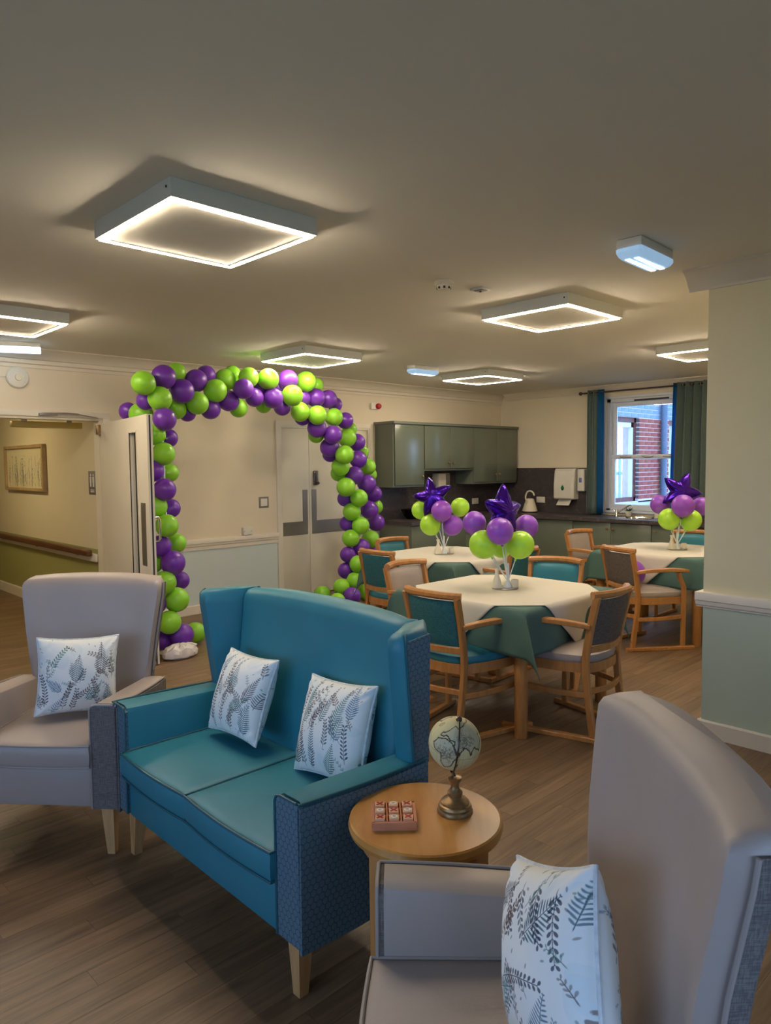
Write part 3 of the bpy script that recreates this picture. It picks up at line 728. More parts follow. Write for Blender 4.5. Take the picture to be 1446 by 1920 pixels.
# ================================================================ PRINTS (drawn into mesh colour layers)
def lin(c): return np.array([((x/12.92) if x <= .04045 else ((x+.055)/1.055)**2.4) for x in c])
class Canvas:
    def __init__(s, w, h, col): s.w, s.h = w, h; s.a = np.ones((h, w, 3))*lin(col)
    def ell(s, cx, cy, a, b, ang, col, al=1.0):
        """soft ellipse; units: canvas width = 1"""
        R = max(a, b)+.006; W = s.w
        x0, x1 = max(0, int((cx-R)*W)), min(s.w, int((cx+R)*W)+2); y0, y1 = max(0, int((cy-R)*W)), min(s.h, int((cy+R)*W)+2)
        if x1 <= x0 or y1 <= y0: return
        yy, xx = np.mgrid[y0:y1, x0:x1]; dx = (xx+.5)/W-cx; dy = (yy+.5)/W-cy
        c, n = math.cos(ang), math.sin(ang); u = (dx*c+dy*n)/a; v = (-dx*n+dy*c)/b
        d = np.sqrt(u*u+v*v); soft = .8/(W*min(a, b))
        k = np.clip((1-d)/max(soft, .05)+.5, 0, 1)*al
        s.a[y0:y1, x0:x1] = s.a[y0:y1, x0:x1]*(1-k[..., None])+np.array(col)*k[..., None]
    def line(s, pts, w, col, al=1.0):
        for (ax, ay), (bx, by) in zip(pts[:-1], pts[1:]):
            L = math.hypot(bx-ax, by-ay)
            if L > 1e-6: s.ell((ax+bx)/2, (ay+by)/2, L/2+w, w, math.atan2(by-ay, bx-ax), col, al)
    def fern(s, x, y, ang, L, W_, col, n=16, curl=0.0, leaf=.011, al=.9, taper=1.0, two=True):
        px, py, a = x, y, ang; st = L/n; pts = [(px, py)]
        for i in range(n):
            a += curl/n; nx, ny = px+math.cos(a)*st, py+math.sin(a)*st
            t = i/n; ll = W_*(1-t**1.3*taper)*(.35+.65*min(1, t*5+.3))
            for sd in ((1, -1) if two else ((1,) if i % 2 else (-1,))):
                la = a+sd*1.05; cx_, cy_ = nx+math.cos(la)*ll/2, ny+math.sin(la)*ll/2
                s.ell(cx_, cy_, max(ll/2, .006), max(leaf*(1-t*.4), .0030), la, col, al)
            px, py = nx, ny; pts.append((px, py))
        s.line(pts, .0028, np.array(col)*.7, .9)
    def sprig(s, x, y, ang, L, col, n=7, curl=.4, leaf=(.022, .011), al=.85):
        px, py, a = x, y, ang; st = L/n; pts = [(px, py)]
        for i in range(n):
            a += curl/n; px += math.cos(a)*st; py += math.sin(a)*st; pts.append((px, py))
            for sd in (1, -1):
                la = a+sd*.8; l = leaf[0]*(1-i/n*.4)
                s.line([(px, py), (px+math.cos(la)*l, py+math.sin(la)*l)], .0024, col, al)
                s.ell(px+math.cos(la)*l*1.7, py+math.sin(la)*l*1.7, l, leaf[1], la, col, al)
        s.line(pts, .0028, col, .9)
NAVY = lin((.10, .14, .26)); TEALP = lin((.16, .38, .44)); SAGEP = lin((.30, .48, .45)); BROWNP = lin((.36, .26, .23)); BLUEP = lin((.28, .46, .58)); GREYP = lin((.28, .31, .36))
def cushion_print(seed, n=400):
    c = Canvas(n, n, (.90, .91, .90)); R = random.Random(seed)
    for _ in range(10): c.ell(R.random(), R.random(), R.uniform(.06, .13), R.uniform(.04, .09), R.random()*3, lin((.80, .86, .88)), .35)
    lay = {0: [('f', .80, .50, 1.50, .44, .12, NAVY), ('f', .47, .42, 1.45, .38, .13, TEALP), ('s', .16, .60, 1.2, .36, SAGEP), ('f', .62, .16, .95, .30, .10, SAGEP), ('s', .78, .22, 1.9, .22, BROWNP), ('s', .10, .12, 1.5, .40, NAVY), ('s', .32, .05, 1.5, .36, GREYP), ('f', .30, .30, 2.4, .26, .09, BLUEP), ('s', .42, .03, 1.2, .30, BROWNP), ('f', .90, .10, 1.6, .26, .09, TEALP), ('s', .45, .20, .4, .25, BROWNP)],
           1: [('s', .10, .10, 1.4, .60, GREYP), ('s', .22, .08, 1.5, .70, NAVY), ('f', .55, .48, 1.55, .42, .13, TEALP), ('s', .40, .50, 1.3, .36, BROWNP), ('f', .80, .42, 1.2, .36, .10, NAVY), ('f', .60, .30, .6, .34, .10, SAGEP), ('s', .45, .10, 1.7, .45, GREYP), ('f', .85, .06, 1.5, .36, .11, TEALP), ('s', .62, .06, 1.4, .22, BROWNP), ('f', .15, .70, 1.2, .30, .10, BLUEP)],
           2: [('f', .14, .05, 1.50, .50, .14, NAVY), ('f', .20, .50, 1.3, .42, .10, SAGEP), ('f', .42, .05, 1.65, .62, .08, TEALP), ('f', .48, .55, 1.2, .42, .08, TEALP), ('f', .68, .50, 1.4, .45, .09, SAGEP), ('f', .86, .62, 1.5, .36, .09, BLUEP), ('s', .60, .30, 1.4, .28, GREYP), ('s', .88, .20, 1.7, .36, NAVY), ('s', .32, .45, 1.1, .36, BROWNP), ('f', .64, .03, 1.2, .34, .10, SAGEP), ('s', .30, .05, 1.8, .36, GREYP), ('s', .06, .55, 1.3, .34, BROWNP)],
           3: [('f', .05, .08, .05, .42, .10, TEALP), ('f', .04, .36, -.05, .42, .09, TEALP), ('f', .62, .06, 1.0, .40, .14, BLUEP), ('f', .60, .66, .5, .34, .13, TEALP), ('s', .12, .52, .6, .40, BROWNP), ('s', .30, .42, .25, .46, NAVY), ('s', .30, .92, -1.3, .28, NAVY), ('s', .48, .92, -1.4, .30, GREYP), ('s', .66, .94, -1.45, .32, NAVY), ('s', .84, .90, -1.5, .34, NAVY), ('f', .10, .80, .3, .30, .08, NAVY), ('s', .34, .60, 1.2, .26, BROWNP), ('s', .15, .20, .3, .30, GREYP)]}[seed]
    for q in lay:
        if q[0] == 'f': c.fern(q[1], q[2], q[3], q[4], q[5], q[6], n=int(q[4]*32)+4, curl=R.uniform(-.3, .3), leaf=.0068)
        else: c.sprig(q[1], q[2], q[3], q[4], q[5], n=int(q[4]*22)+2, curl=R.uniform(-.5, .5), leaf=(.021, .0092))
    for _ in range(9):
        if R.random() < .5: c.fern(R.random(), R.random()*.8, R.uniform(.5, 2.6), R.uniform(.18, .30), R.uniform(.06, .10), [TEALP, BLUEP, SAGEP, NAVY][R.randrange(4)], n=10, curl=R.uniform(-.4, .4), leaf=.0062, al=.8)
        else: c.sprig(R.random(), R.random()*.8, R.uniform(.5, 2.6), R.uniform(.16, .26), [BROWNP, BROWNP, GREYP][R.randrange(3)], n=5, leaf=(.020, .010), al=.75)
    for _ in range(40):
        x, y = R.random(), R.random(); c.ell(x, y, .014, .006, R.random()*3, [GREYP, BROWNP, NAVY, SAGEP][R.randrange(4)], .6)
    for _ in range(16):
        c.sprig(R.random(), R.random(), R.uniform(.6, 2.4), R.uniform(.10, .18), [GREYP, SAGEP, BLUEP, BROWNP][R.randrange(4)], n=4, leaf=(.013, .006), al=.6)
    return c.a
def grid_obj(name, fn, nu, nv, img, m, parent=None, smooth=True, extra=None):
    """grid surface fn(U,V)->xyz arrays, coloured per vertex from img"""
    U, V = np.meshgrid(np.linspace(0, 1, nu), np.linspace(0, 1, nv)); X = fn(U, V)
    co = np.stack(X, -1).reshape(-1, 3)
    i = np.arange(nu*nv).reshape(nv, nu); q = np.stack([i[:-1, :-1], i[:-1, 1:], i[1:, 1:], i[1:, :-1]], -1).reshape(-1, 4)
    h, w_ = img.shape[:2]
    C = img[np.clip((V*(h-1)).round().astype(int), 0, h-1), np.clip((U*(w_-1)).round().astype(int), 0, w_-1)].reshape(-1, 3)
    me = bpy.data.meshes.new(name); me.from_pydata(co.tolist(), [], q.tolist()); me.update()
    at = me.color_attributes.new('print', 'FLOAT_COLOR', 'POINT')
    at.data.foreach_set('color', np.concatenate([C, np.ones((len(C), 1))], 1).astype(np.float32).ravel())
    me.materials.append(M[m])
    if smooth: me.shade_smooth()
    o = bpy.data.objects.new(name, me); COL.objects.link(o)
    if parent: o.parent = parent
    return o
def cushion(lb, seed, size, mtx, thick=.080, group='fern print cushions'):
    """local: x right, y up, z out of the printed face; centre at origin"""
    r = thing('cushion', lb, 'cushion', group=group); r.matrix_world = mtx
    s = size/2
    def shape(sgn):
        def f(U, V):
            u, v = U*2-1, V*2-1
            x = s*u*(1-.08*(1-np.abs(v)**2.2)); y = s*v*(1-.08*(1-np.abs(u)**2.2))
            t = thick*np.power(np.clip((1-u**2)*(1-v**2), 0, 1), .42)
            wr = .0022*np.sin(7*u+3*v+seed)*np.sin(5*v-2*u+seed*2)*(1-np.abs(u*v)) + .0025*np.sin(22*(u-v)+seed)*np.exp(-((np.abs(u)-.95)**2+(np.abs(v)-.95)**2)*8)
            return x, y, sgn*(t+wr*(t > .004))
        return f
    img = cushion_print(seed)
    grid_obj('cushion_front', shape(1), 400, 400, img, 'fabprint', r)
    o = grid_obj('cushion_back', shape(-1), 150, 150, img[:, ::-1], 'fabprint', r)
    pts = []
    for k in range(120):
        t = k/120*4; e = int(t); w_ = (t-e)*2-1
        u, v = [(w_, -1), (1, w_), (-w_, 1), (-1, -w_)][e]
        pts.append((s*u*(1-.08*(1-abs(v)**2.2)), s*v*(1-.08*(1-abs(u)**2.2)), 0))
    bm = B(); tube(bm, pts, .0048, 7, True); mesh_obj('piping', bm, 'piping', r)
    return r
def basis(c, right, up):
    x = Vector(right).normalized(); y = Vector(up); y = (y-x*y.dot(x)).normalized(); z = x.cross(y)
    return Matrix(((x.x, y.x, z.x, c[0]), (x.y, y.y, z.y, c[1]), (x.z, y.z, z.z, c[2]), (0, 0, 0, 1)))

# ================================================================ LOUNGE SEATING
def rring(hw, yf, yb, z, wing=0.0, pw=3.0, rr=.03, n=12, sx=1.0):
    """closed plan section of a back: front line, rounded ends, back line"""
    pts = []
    def fy(x): return yf-wing*abs(x/hw)**pw
    for i in range(n+1):
        x = -hw+rr+(2*(hw-rr))*i/n; pts.append(Vector((x, fy(x), z)))
    ye = fy(hw); ys = max(ye+rr, min(yb-rr, yb-.046-wing*.55)) if wing else max(ye+rr, yb-rr)
    pts.append(Vector((hw-rr*.3, ye+rr*.3, z))); pts.append(Vector((hw, ye+rr, z))); pts.append(Vector((hw, ys, z)))
    for i in range(n+1):
        x = hw-rr-(2*(hw-rr))*i/n; pts.append(Vector((x, yb-.040*(abs(x/hw)**5)-(0 if wing == 0 else wing*.55*abs(x/hw)**pw), z)))
    pts.append(Vector((-hw, ys, z))); pts.append(Vector((-hw, ye+rr, z))); pts.append(Vector((-hw+rr*.3, ye+rr*.3, z)))
    return pts
def tapered_leg(bm, x, y, top=.185, w0=.052, w1=.030, out=.012):
    ox = out*(1 if x > 0 else -1); oy = -out if y < .3 else out
    loft(bm, [[Vector((x+ox*k+a*w_/2, y+oy*k+b*w_/2, z)) for a, b in ((-1, -1), (1, -1), (1, 1), (-1, 1))] for z, w_, k in ((0, w1, 1), (top, w0, 0))])
def arm(bm_l, bm_f, bm_p, s, xi, xo, D, zb, zf, zr):
    """s=-1/+1 side; leather core, fabric shell on the front and outside, piping between them"""
    def top(y): return zf+(zr-zf)*min(1, max(0, (y-.02)/D))
    n = 8; rings = []
    for i in range(n+1):
        y = .014+(D-.014)*i/n; zt = top(y); k = 0 if i else .0
        bow = .012*math.sin(PI*i/n)
        rings.append([Vector((s*xi, y, zb)), Vector((s*xi, y, zt-.028)), Vector((s*(xi+.008), y, zt-.010)), Vector((s*(xi+.026), y, zt)), Vector((s*(xo-.012), y, zt)), Vector((s*(xo+bow), y, zt-.008)), Vector((s*(xo+bow-.004), y, zb))])
    loft(bm_l, rings)
    # fabric front and side shells
    zt = top(0)
    loft(bm_f, [[Vector((s*a, y, z)) for a, z in ((xi, zb), (xo+.002, zb), (xo+.006, zt-.014), (xo-.002, zt-.006), (xi+.02, zt-.006), (xi, zt-.022))] for y in (0, .014)])
    rings = []
    for i in range(n+1):
        y = D*i/n; zt = top(y)-.012; bow = .012*math.sin(PI*i/n)+.004
        tz = .0 if i < n-1 else 0
        rings.append([Vector((s*(xo+bow-.008), y, zb-.012)), Vector((s*(xo+bow+.004), y, zb-.012)), Vector((s*(xo+bow+.006), y, zt)), Vector((s*(xo+bow-.008), y, zt))])
    loft(bm_f, rings)
    pp = [Vector((s*xi, .0, zb)), Vector((s*xi, -.001, top(0)-.024)), Vector((s*(xi+.008), -.001, top(0)-.008)), Vector((s*(xi+.026), -.001, top(0)-.002)), Vector((s*(xo-.006), 0, top(0)-.002))]
    tube(bm_p, pp, .0045, 7)
    pp = [Vector((s*(xo+.012*math.sin(PI*i/n)+.002), D*i/n, top(D*i/n)-.004)) for i in range(n+1)]
    b2 = B(); tube(b2, pp, .0045, 7); return b2
def seat_cushion(bm, bp, x0, x1, y0, y1, z0, z1, crown=.018):
    nx, ny = 14, 14; P = {}
    def pt(u, v, top):
        x = x0+(x1-x0)*u; y = y0+(y1-y0)*v; e = (1-abs(2*u-1)**6)*(1-abs(2*v-1)**6)
        z = z1+crown*(math.sin(PI*u)*math.sin(PI*v))**.6 if top else z0
        bul = .010*(math.sin(PI*u))*(1 if v == 0 else 0)
        return Vector((x, y-bul, z))
    def ringz(k, inset):
        out = []
        for i in range(12): out.append((i/12, 0))
        for i in range(12): out.append((1, i/12))
        for i in range(12): out.append((1-i/12, 1))
        for i in range(12): out.append((0, 1-i/12))
        r_ = []
        for u, v in out:
            uu = .5+(u-.5)*(1-inset/(x1-x0)*2); vv = .5+(v-.5)*(1-inset/(y1-y0)*2)
            b_ = -.012*math.sin(PI*u) if v == 0 else 0
            # round the plan corners
            cxr = .03; X = x0+(x1-x0)*uu; Y = y0+(y1-y0)*vv+b_
            r_.append(Vector((X, Y, k)))
        return r_
    H = z1-z0
    rings = [ringz(z0, .02), ringz(z0, .004), ringz(z0+H*.25, -.004), ringz(z0+H*.6, -.006), ringz(z1-.006, -.001), ringz(z1, .006)]
    for t in (.12, .3, .5, .7, .9, .995):
        ins = t*min(x1-x0, y1-y0)/2
        rings.append([p+Vector((0, 0, crown*(1-(1-t)**2.2))) for p in ringz(z1, ins)])
    loft(bm, rings)
    tube(bp, ringz(z1-.002, -.003), .0048, 7, True); b2 = B(); tube(b2, ringz(z0+.004, .0), .0042, 7, True); return b2
def wing_armchair(loc, rz, lb, grp):
    r = thing('wing_armchair', lb, 'armchair', loc, rz, grp)
    W2 = .345; XI = .240; D = .50
    for s in (-1, 1):
        bl, bf, bp = B(), B(), B()
        b2 = arm(bl, bf, bp, s, XI, W2, D, .20, .625, .590)
        a = mesh_obj('arm', bl, 'grey', r); mesh_obj('piping', b2, 'grey_pipe', a); mesh_obj('arm_outer_panel', bf, 'greyfab', a); mesh_obj('piping', bp, 'grey_pipe', a)
    bm = B(); box(bm, -XI-.004, XI+.004, .012, .56, .20, .362, .010); mesh_obj('seat_base', bm, 'grey', r)
    bm, bp = B(), B(); b2 = seat_cushion(bm, bp, -XI+.004, XI-.004, -.012, .47, .368, .462); s_ = mesh_obj('seat_cushion', bm, 'grey', r, 50); mesh_obj('piping', b2, 'grey_pipe', s_); mesh_obj('piping', bp, 'grey_pipe', s_)
    bm = B(); rings = []
    for z in [.34, .45, .55, .62, .70, .80, .90, .97, 1.01]:
        t = (z-.34)/.70; hw = .262+.072*min(1, max(0, (z-.45)/.53))
        yf = .455+.085*t; rings.append(rring(hw, yf, yf+.100, z, wing=.038*min(1, max(.25, (z-.40)/.35)), pw=3.2, rr=.028))
    def toprow(z, k):
        hw = .334*(1-.010*k)-.0; yf = .455+.085*.96+.02*k; rg = rring(hw-.012*k, yf+.016*k*k, yf+.10-.012*k*k, z, wing=.038, pw=3.2, rr=.026)
        return [p+Vector((0, 0, .012*(1-(p.x/.334)**2))) for p in rg]
    rings += [toprow(1.027, .4), toprow(1.038, 1.0), toprow(1.044, 1.6)]
    loft(bm, rings); mesh_obj('backrest', bm, 'grey', r, 60)
    bm = B(); rings = []
    for z in [.20, .34, .45, .62, .80, .97, 1.02]:
        t = max(0, (z-.34)/.70); hw = .250+(.016+.072*min(1, max(0, (z-.45)/.53)))
        yf = .455+.085*t; yb = yf+.102; wg = .038*.55*min(1, max(.25, (z-.40)/.35)) if z > .34 else .02
        line = [Vector((-hw+2*hw*i/14, yb-.040*abs(-1+2*i/14)**5-wg*abs(-1+2*i/14)**3.2, z)) for i in range(15)]
        side = .038*min(1, max(.25, (z-.40)/.35))
        L_ = [Vector((-hw-.003, yf-side+.048, z))]+[p+Vector((0, .003, 0)) for p in line]+[Vector((hw+.003, yf-side+.048, z))]
        rings.append(L_+[p+Vector((-.006*(1 if p.x > 0 else -1), -.003, 0)) for p in L_[::-1]])
    loft(bm, rings); bo = mesh_obj('backrest_outer_panel', bm, 'greyfab', r, 60)
    for s in (-1, 1):
        pts = []
        for z in [.62, .70, .80, .90, .97, 1.02]:
            t = (z-.34)/.70; hw = .262+.072*min(1, (z-.45)/.53); side = .038*min(1, max(.25, (z-.40)/.35))
            pts.append((s*(hw+.006), .455+.085*t-side+.046, z))
        bp = B(); tube(bp, pts, .0045, 7); mesh_obj('piping', bp, 'grey_pipe', r)
    for x, y in ((-.285, .055), (.285, .055), (-.25, .50), (.25, .50)):
        bm = B(); tapered_leg(bm, x, y, .20); mesh_obj('leg', bm, 'oak', r, 0)
    return r
def place(front_centre, f):
    """origin and rotation for a seat whose local -y looks along f"""
    return (front_centre[0], front_centre[1], 0), math.atan2(f[0], -f[1])
p_, a_ = place((.934, 3.004), (-.75, -.66))
wing_armchair(p_, a_, 'taupe leather wing armchair at left, facing us, in front of the open door', 'taupe leather wing armchairs')
p2_, a2_ = place((.880, .955), (-.70, .714))
wing_armchair(p2_, a2_, 'taupe leather wing armchair nearest the camera at lower right, seen side on', 'taupe leather wing armchairs')

def sofa():
    r = thing('wing_sofa', 'teal leather two seater wing sofa with hexagon patterned sides and oak legs', 'sofa', (1.165, 2.170, 0), math.radians(-90.5))
    W2, XI, D = .615, .505, .50
    for s in (-1, 1):
        bl, bf, bp = B(), B(), B(); b2 = arm(bl, bf, bp, s, XI, W2, .515, .205, .628, .610)
        a = mesh_obj('arm', bl, 'teal', r); mesh_obj('piping', b2, 'teal_pipe', a); mesh_obj('arm_outer_panel', bf, 'hexfab', a); mesh_obj('piping', bp, 'teal_pipe', a)
    bm = B(); box(bm, -XI-.004, XI+.004, .010, .56, .195, .352, .010); mesh_obj('seat_base', bm, 'teal', r)
    for x0, x1 in ((-XI+.003, -.003), (.003, XI-.003)):
        bm, bp = B(), B(); b2 = seat_cushion(bm, bp, x0, x1, -.018, .475, .358, .455, .020)
        c = mesh_obj('seat_cushion', bm, 'teal', r, 50); mesh_obj('piping', b2, 'teal_pipe', c); mesh_obj('piping', bp, 'teal_pipe', c)
    # backrest
    bm = B(); rings = []; ht = 1.045
    for z in [.34, .46, .60, .75, .90, .985]:
        t = (z-.34)/.70; rings.append(rring(.500, .455+.085*t, .455+.085*t+.10, z, 0, 3, .03, 16))
    def tr(z, k):
        yf = .455+.085*.97; rg = rring(.500-.008*k, yf+.020*k*k, yf+.11-.014*k*k, z, 0, 3, .03, 16)
        return [p+Vector((0, 0, .022*(1-(p.x/.5)**2))) for p in rg]
    rings += [tr(1.005, .25), tr(1.020, .8), tr(1.028, 1.5)]
    loft(bm, rings); mesh_obj('backrest', bm, 'teal', r, 60)
    # wings: plan line from the seam forward and outward
    for s in (-1, 1):
        bm, bf, bp = B(), B(), B(); rings = []; rf = []; pf = []; pb = []
        for z in [.585, .66, .76, .87, .97, 1.008, 1.022, 1.028]:
            t = min(1, (z-.585)/.40); yb = .455+.085*(z-.34)/.70
            fy = .455-.01-.050*t; fx = .580+.014*t
            k = max(0, (z-1.0)/.028); ins = .018*k*k
            a0 = Vector((s*.499, yb+.004, z)); a1 = Vector((s*(fx-.045+ins), fy+.020+ins, z)); a2 = Vector((s*(fx-.030+ins*.6), fy+ins, z)); a3 = Vector((s*(fx+.022-ins), fy+ins, z)); a4 = Vector((s*(fx+.034-ins), fy+.014+ins, z)); a5 = Vector((s*(.598-ins), .535+.01*t, z)); a6 = Vector((s*.499, yb+.108-ins, z))
            rings.append([a0, a1, a2, a3, a4, a5, a6])
            o_ = .006
            rf.append([a4+Vector((s*o_, .004, 0)), a5+Vector((s*o_, o_, 0)), Vector((s*.40, yb+.114, z)), Vector((s*.40, yb+.106, z)), a5+Vector((-s*.01, -.01, 0)), a4+Vector((-s*.006, .006, 0))])
            pf.append(a4+Vector((s*.004, .001, 0)))
        loft(bm, rings); wv = mesh_obj('wing', bm, 'teal', r, 50)
        rf[-2:] = []; loft(bf, rf); mesh_obj('wing_outer_panel', bf, 'hexfab', wv, 40)
        tube(bp, pf, .0045, 7)
        mesh_obj('piping', bp, 'teal_pipe', wv)
    bm = B(); rings = []
    for z in (.195, .40, .60, .80, .95, .985):
        yb = .455+.085*max(0, (z-.34)/.70)+.112
        hw = .50
        rings.append([Vector((-hw, yb-.012, z)), Vector((hw, yb-.012, z)), Vector((hw, yb+.002, z)), Vector((-hw, yb+.002, z))])
    loft(bm, rings); mesh_obj('back_panel', bm, 'hexfab', r, 30)
    for x, y in ((-.555, .07), (.515, .075), (-.53, .50), (.52, .50)):
        bm = B(); tapered_leg(bm, x, y, .20, .058, .032, .012); mesh_obj('leg', bm, 'oak', r, 0)
    return r
sofa()

# ================================================================ SIDE TABLE, GLOBE, GAME
TX, TY, TZ = 1.432, 1.330, .580
r = thing('side_table', 'small round oak veneer side table between the teal sofa and near armchair', 'side table', (TX, TY, 0), math.radians(-45))
bm = B(); lathe(bm, [(.200, -.034), (.212, -.030), (.2155, -.018), (.212, -.004), (.207, 0), (.0, 0.0)][:-1]+[(.001, 0)], 72, c=(0, 0, TZ)); mesh_obj('table_top', bm, 'tabletop', r, 30)
bm = B(); rings = []
for k in range(65):
    a = 2*PI*k/64; rings.append([Vector((q*math.cos(a), q*math.sin(a), z)) for q, z in ((.165, TZ-.075), (.178, TZ-.075), (.178, TZ-.034), (.165, TZ-.034))])
loft(bm, rings, True, False); mesh_obj('apron', bm, 'beech', r)
for k in range(4):
    a = math.radians(45+90*k+2); Rm = Matrix.Rotation(a, 4, 'Z')
    bm = B(); loft(bm, [[Rm @ Vector((rad+x*hw, y*hy, z)) for x, y in ((-1, -1), (1, -1), (1, 1), (-1, 1))] for z, rad, hw, hy in ((0, .188, .012, .017), (.25, .186, .014, .021), (TZ-.034, .182, .015, .026))])
    mesh_obj('leg', bm, 'beech', r, 0)
for k in range(4):
    a0 = math.radians(45+90*k+8); a1 = math.radians(45+90*(k+1)-4); bm = B(); pts = []
    for i in range(13):
        t = i/12; a = a0+(a1-a0)*t; q = .176-.035*math.sin(PI*t); pts.append((q*math.cos(a), q*math.sin(a), .30+.05*math.sin(PI*t)))
    tube(bm, pts, 1.0, sec=flat(.018, .030)); mesh_obj('stretcher', bm, 'beech', r)
# globe
g_ = thing('globe', 'small antique style globe on a turned bronze stand on the round table', 'globe', (1.507, 1.285, TZ))
bm = B(); lathe(bm, [(.050, 0), (.0505, .006), (.048, .012), (.046, .014), (.0475, .018), (.045, .024), (.040, .027), (.0405, .031), (.036, .036), (.022, .041), (.018, .046), (.021, .052), (.0215, .058), (.014, .066), (.011, .074), (.013, .084), (.019, .094), (.0195, .100), (.012, .103)], 48); mesh_obj('stand', bm, 'antique', g_)
GR, GC = .0735, .198
def globe_img(w_=520, h_=260):
    c = Canvas(w_, h_, (.82, .78, .58)); R = random.Random(5)
    for _ in range(40): c.ell(R.random(), R.random()*.5, R.uniform(.02, .06), R.uniform(.01, .04), R.random()*3, lin((.70, .66, .48)), .25)
    land = dict(af=[(-17, 15), (-10, 30), (10, 37), (32, 31), (43, 11), (51, 12), (40, -5), (35, -22), (20, -35), (12, -18), (9, 4), (-8, 5)], eu=[(-9, 37), (-9, 44), (0, 47), (5, 53), (10, 58), (20, 70), (40, 66), (60, 70), (100, 77), (140, 73), (178, 68), (160, 60), (142, 55), (130, 42), (121, 38), (121, 28), (108, 20), (105, 9), (100, 14), (94, 17), (88, 22), (80, 14), (77, 8), (72, 20), (62, 25), (57, 26), (59, 22), (52, 16), (44, 13), (35, 28), (36, 36), (27, 37), (22, 37), (15, 40), (8, 44), (0, 38)], au=[(114, -22), (130, -12), (137, -12), (142, -11), (153, -27), (148, -38), (135, -33), (116, -34)], na=[(-165, 62), (-155, 71), (-120, 70), (-85, 68), (-60, 52), (-70, 43), (-81, 26), (-97, 25), (-87, 15), (-80, 8), (-105, 20), (-118, 33), (-124, 45), (-135, 58)], sa=[(-78, 8), (-60, 8), (-50, 0), (-35, -7), (-40, -22), (-55, -35), (-68, -52), (-73, -40), (-70, -18), (-80, -4)], mad=[(44, -25), (49, -14), (47, -25)])
    for nm_, pts in land.items():
        P = [((x+180)/360, (y+90)/360) for x, y in pts]
        xs, ys = np.meshgrid((np.arange(w_)+.5)/w_, (np.arange(h_)+.5)/w_); ins = np.zeros_like(xs, bool)
        for (ax, ay), (bx, by) in zip(P, P[1:]+P[:1]):
            cond = ((ay > ys) != (by > ys)) & (xs < (bx-ax)*(ys-ay)/(by-ay+1e-12)+ax); ins ^= cond
        c.a[ins] = c.a[ins]*.3+lin((.72, .71, .60))*.7
        P2_ = []
        for (ax, ay), (bx, by) in zip(P, P[1:]+P[:1]):
            for k in range(3):
                t = k/3; P2_.append((ax+(bx-ax)*t+R.uniform(-.003, .003), ay+(by-ay)*t+R.uniform(-.003, .003)))
        c.line(P2_+P2_[:1], .0040, lin((.24, .18, .12)), .95)
        cx_, cy_ = np.mean(P, 0)
        for _ in range(170):
            x, y = cx_+R.gauss(0, .04), cy_+R.gauss(0, .025)
            xi, yi = int(x*w_), int(y*w_)
            if 0 <= xi < w_ and 0 <= yi < h_ and ins[yi, xi]: a = R.random()*3; c.line([(x, y), (x+.012*math.cos(a), y+.012*math.sin(a))], .0013, lin((.36, .31, .26)), .85)
    c.line([(i/60, .25) for i in range(61)], .001, lin((.45, .38, .25)), .8)
    for kx in range(12): c.line([(kx/12, j/40*.5) for j in range(41)], .0008, lin((.5, .45, .35)), .5)
    for rr_ in (.018, .009):
        c.line([((-40+180)/360+rr_*math.cos(t*.3), (52+90)/360+rr_*math.sin(t*.3)) for t in range(22)], .0018, lin((.35, .25, .12)), .9)
    return c.a
tilt = Matrix.Translation((0, 0, GC)) @ Matrix.Rotation(math.radians(-44), 4, 'Z') @ Matrix.Rotation(math.radians(8), 4, 'Y') @ Matrix.Rotation(math.radians(14), 4, 'X')
lon0 = math.radians(45)
def gs(U, V):
    lo = (U*2-1)*PI-lon0-PI/2; la = (V-.5)*PI
    x, y, z = GR*np.cos(la)*np.cos(lo), GR*np.cos(la)*np.sin(lo), GR*np.sin(la)
    m_ = np.array(tilt); return tuple(m_[i, 0]*x+m_[i, 1]*y+m_[i, 2]*z+m_[i, 3] for i in range(3))
go = grid_obj('globe_ball', gs, 420, 210, globe_img(), 'paperprint', g_)
bm = B(); pts = []
for k in range(25):
    a = math.radians(-92+184*k/24); pts.append(tilt @ Vector((-.0*math.cos(a), -(GR+.006)*math.cos(a), (GR+.006)*math.sin(a))))
tube(bm, pts, 1.0, sec=flat(.0045, .002)); tube(bm, [Vector((0, 0, .100)), pts[0]*.6+Vector((0, 0, .11))*.4, pts[1]], .0045, 8)
for s in (1, -1): lathe(bm, [(.004, 0), (.009, .003), (.008, .010), (.003, .014)], 14, mtx=tilt @ Matrix.Translation((0, 0, s*(GR-.001))) @ (Matrix() if s > 0 else Matrix.Rotation(PI, 4, 'X')))
mesh_obj('meridian_arm', bm, 'gunmetal', g_)
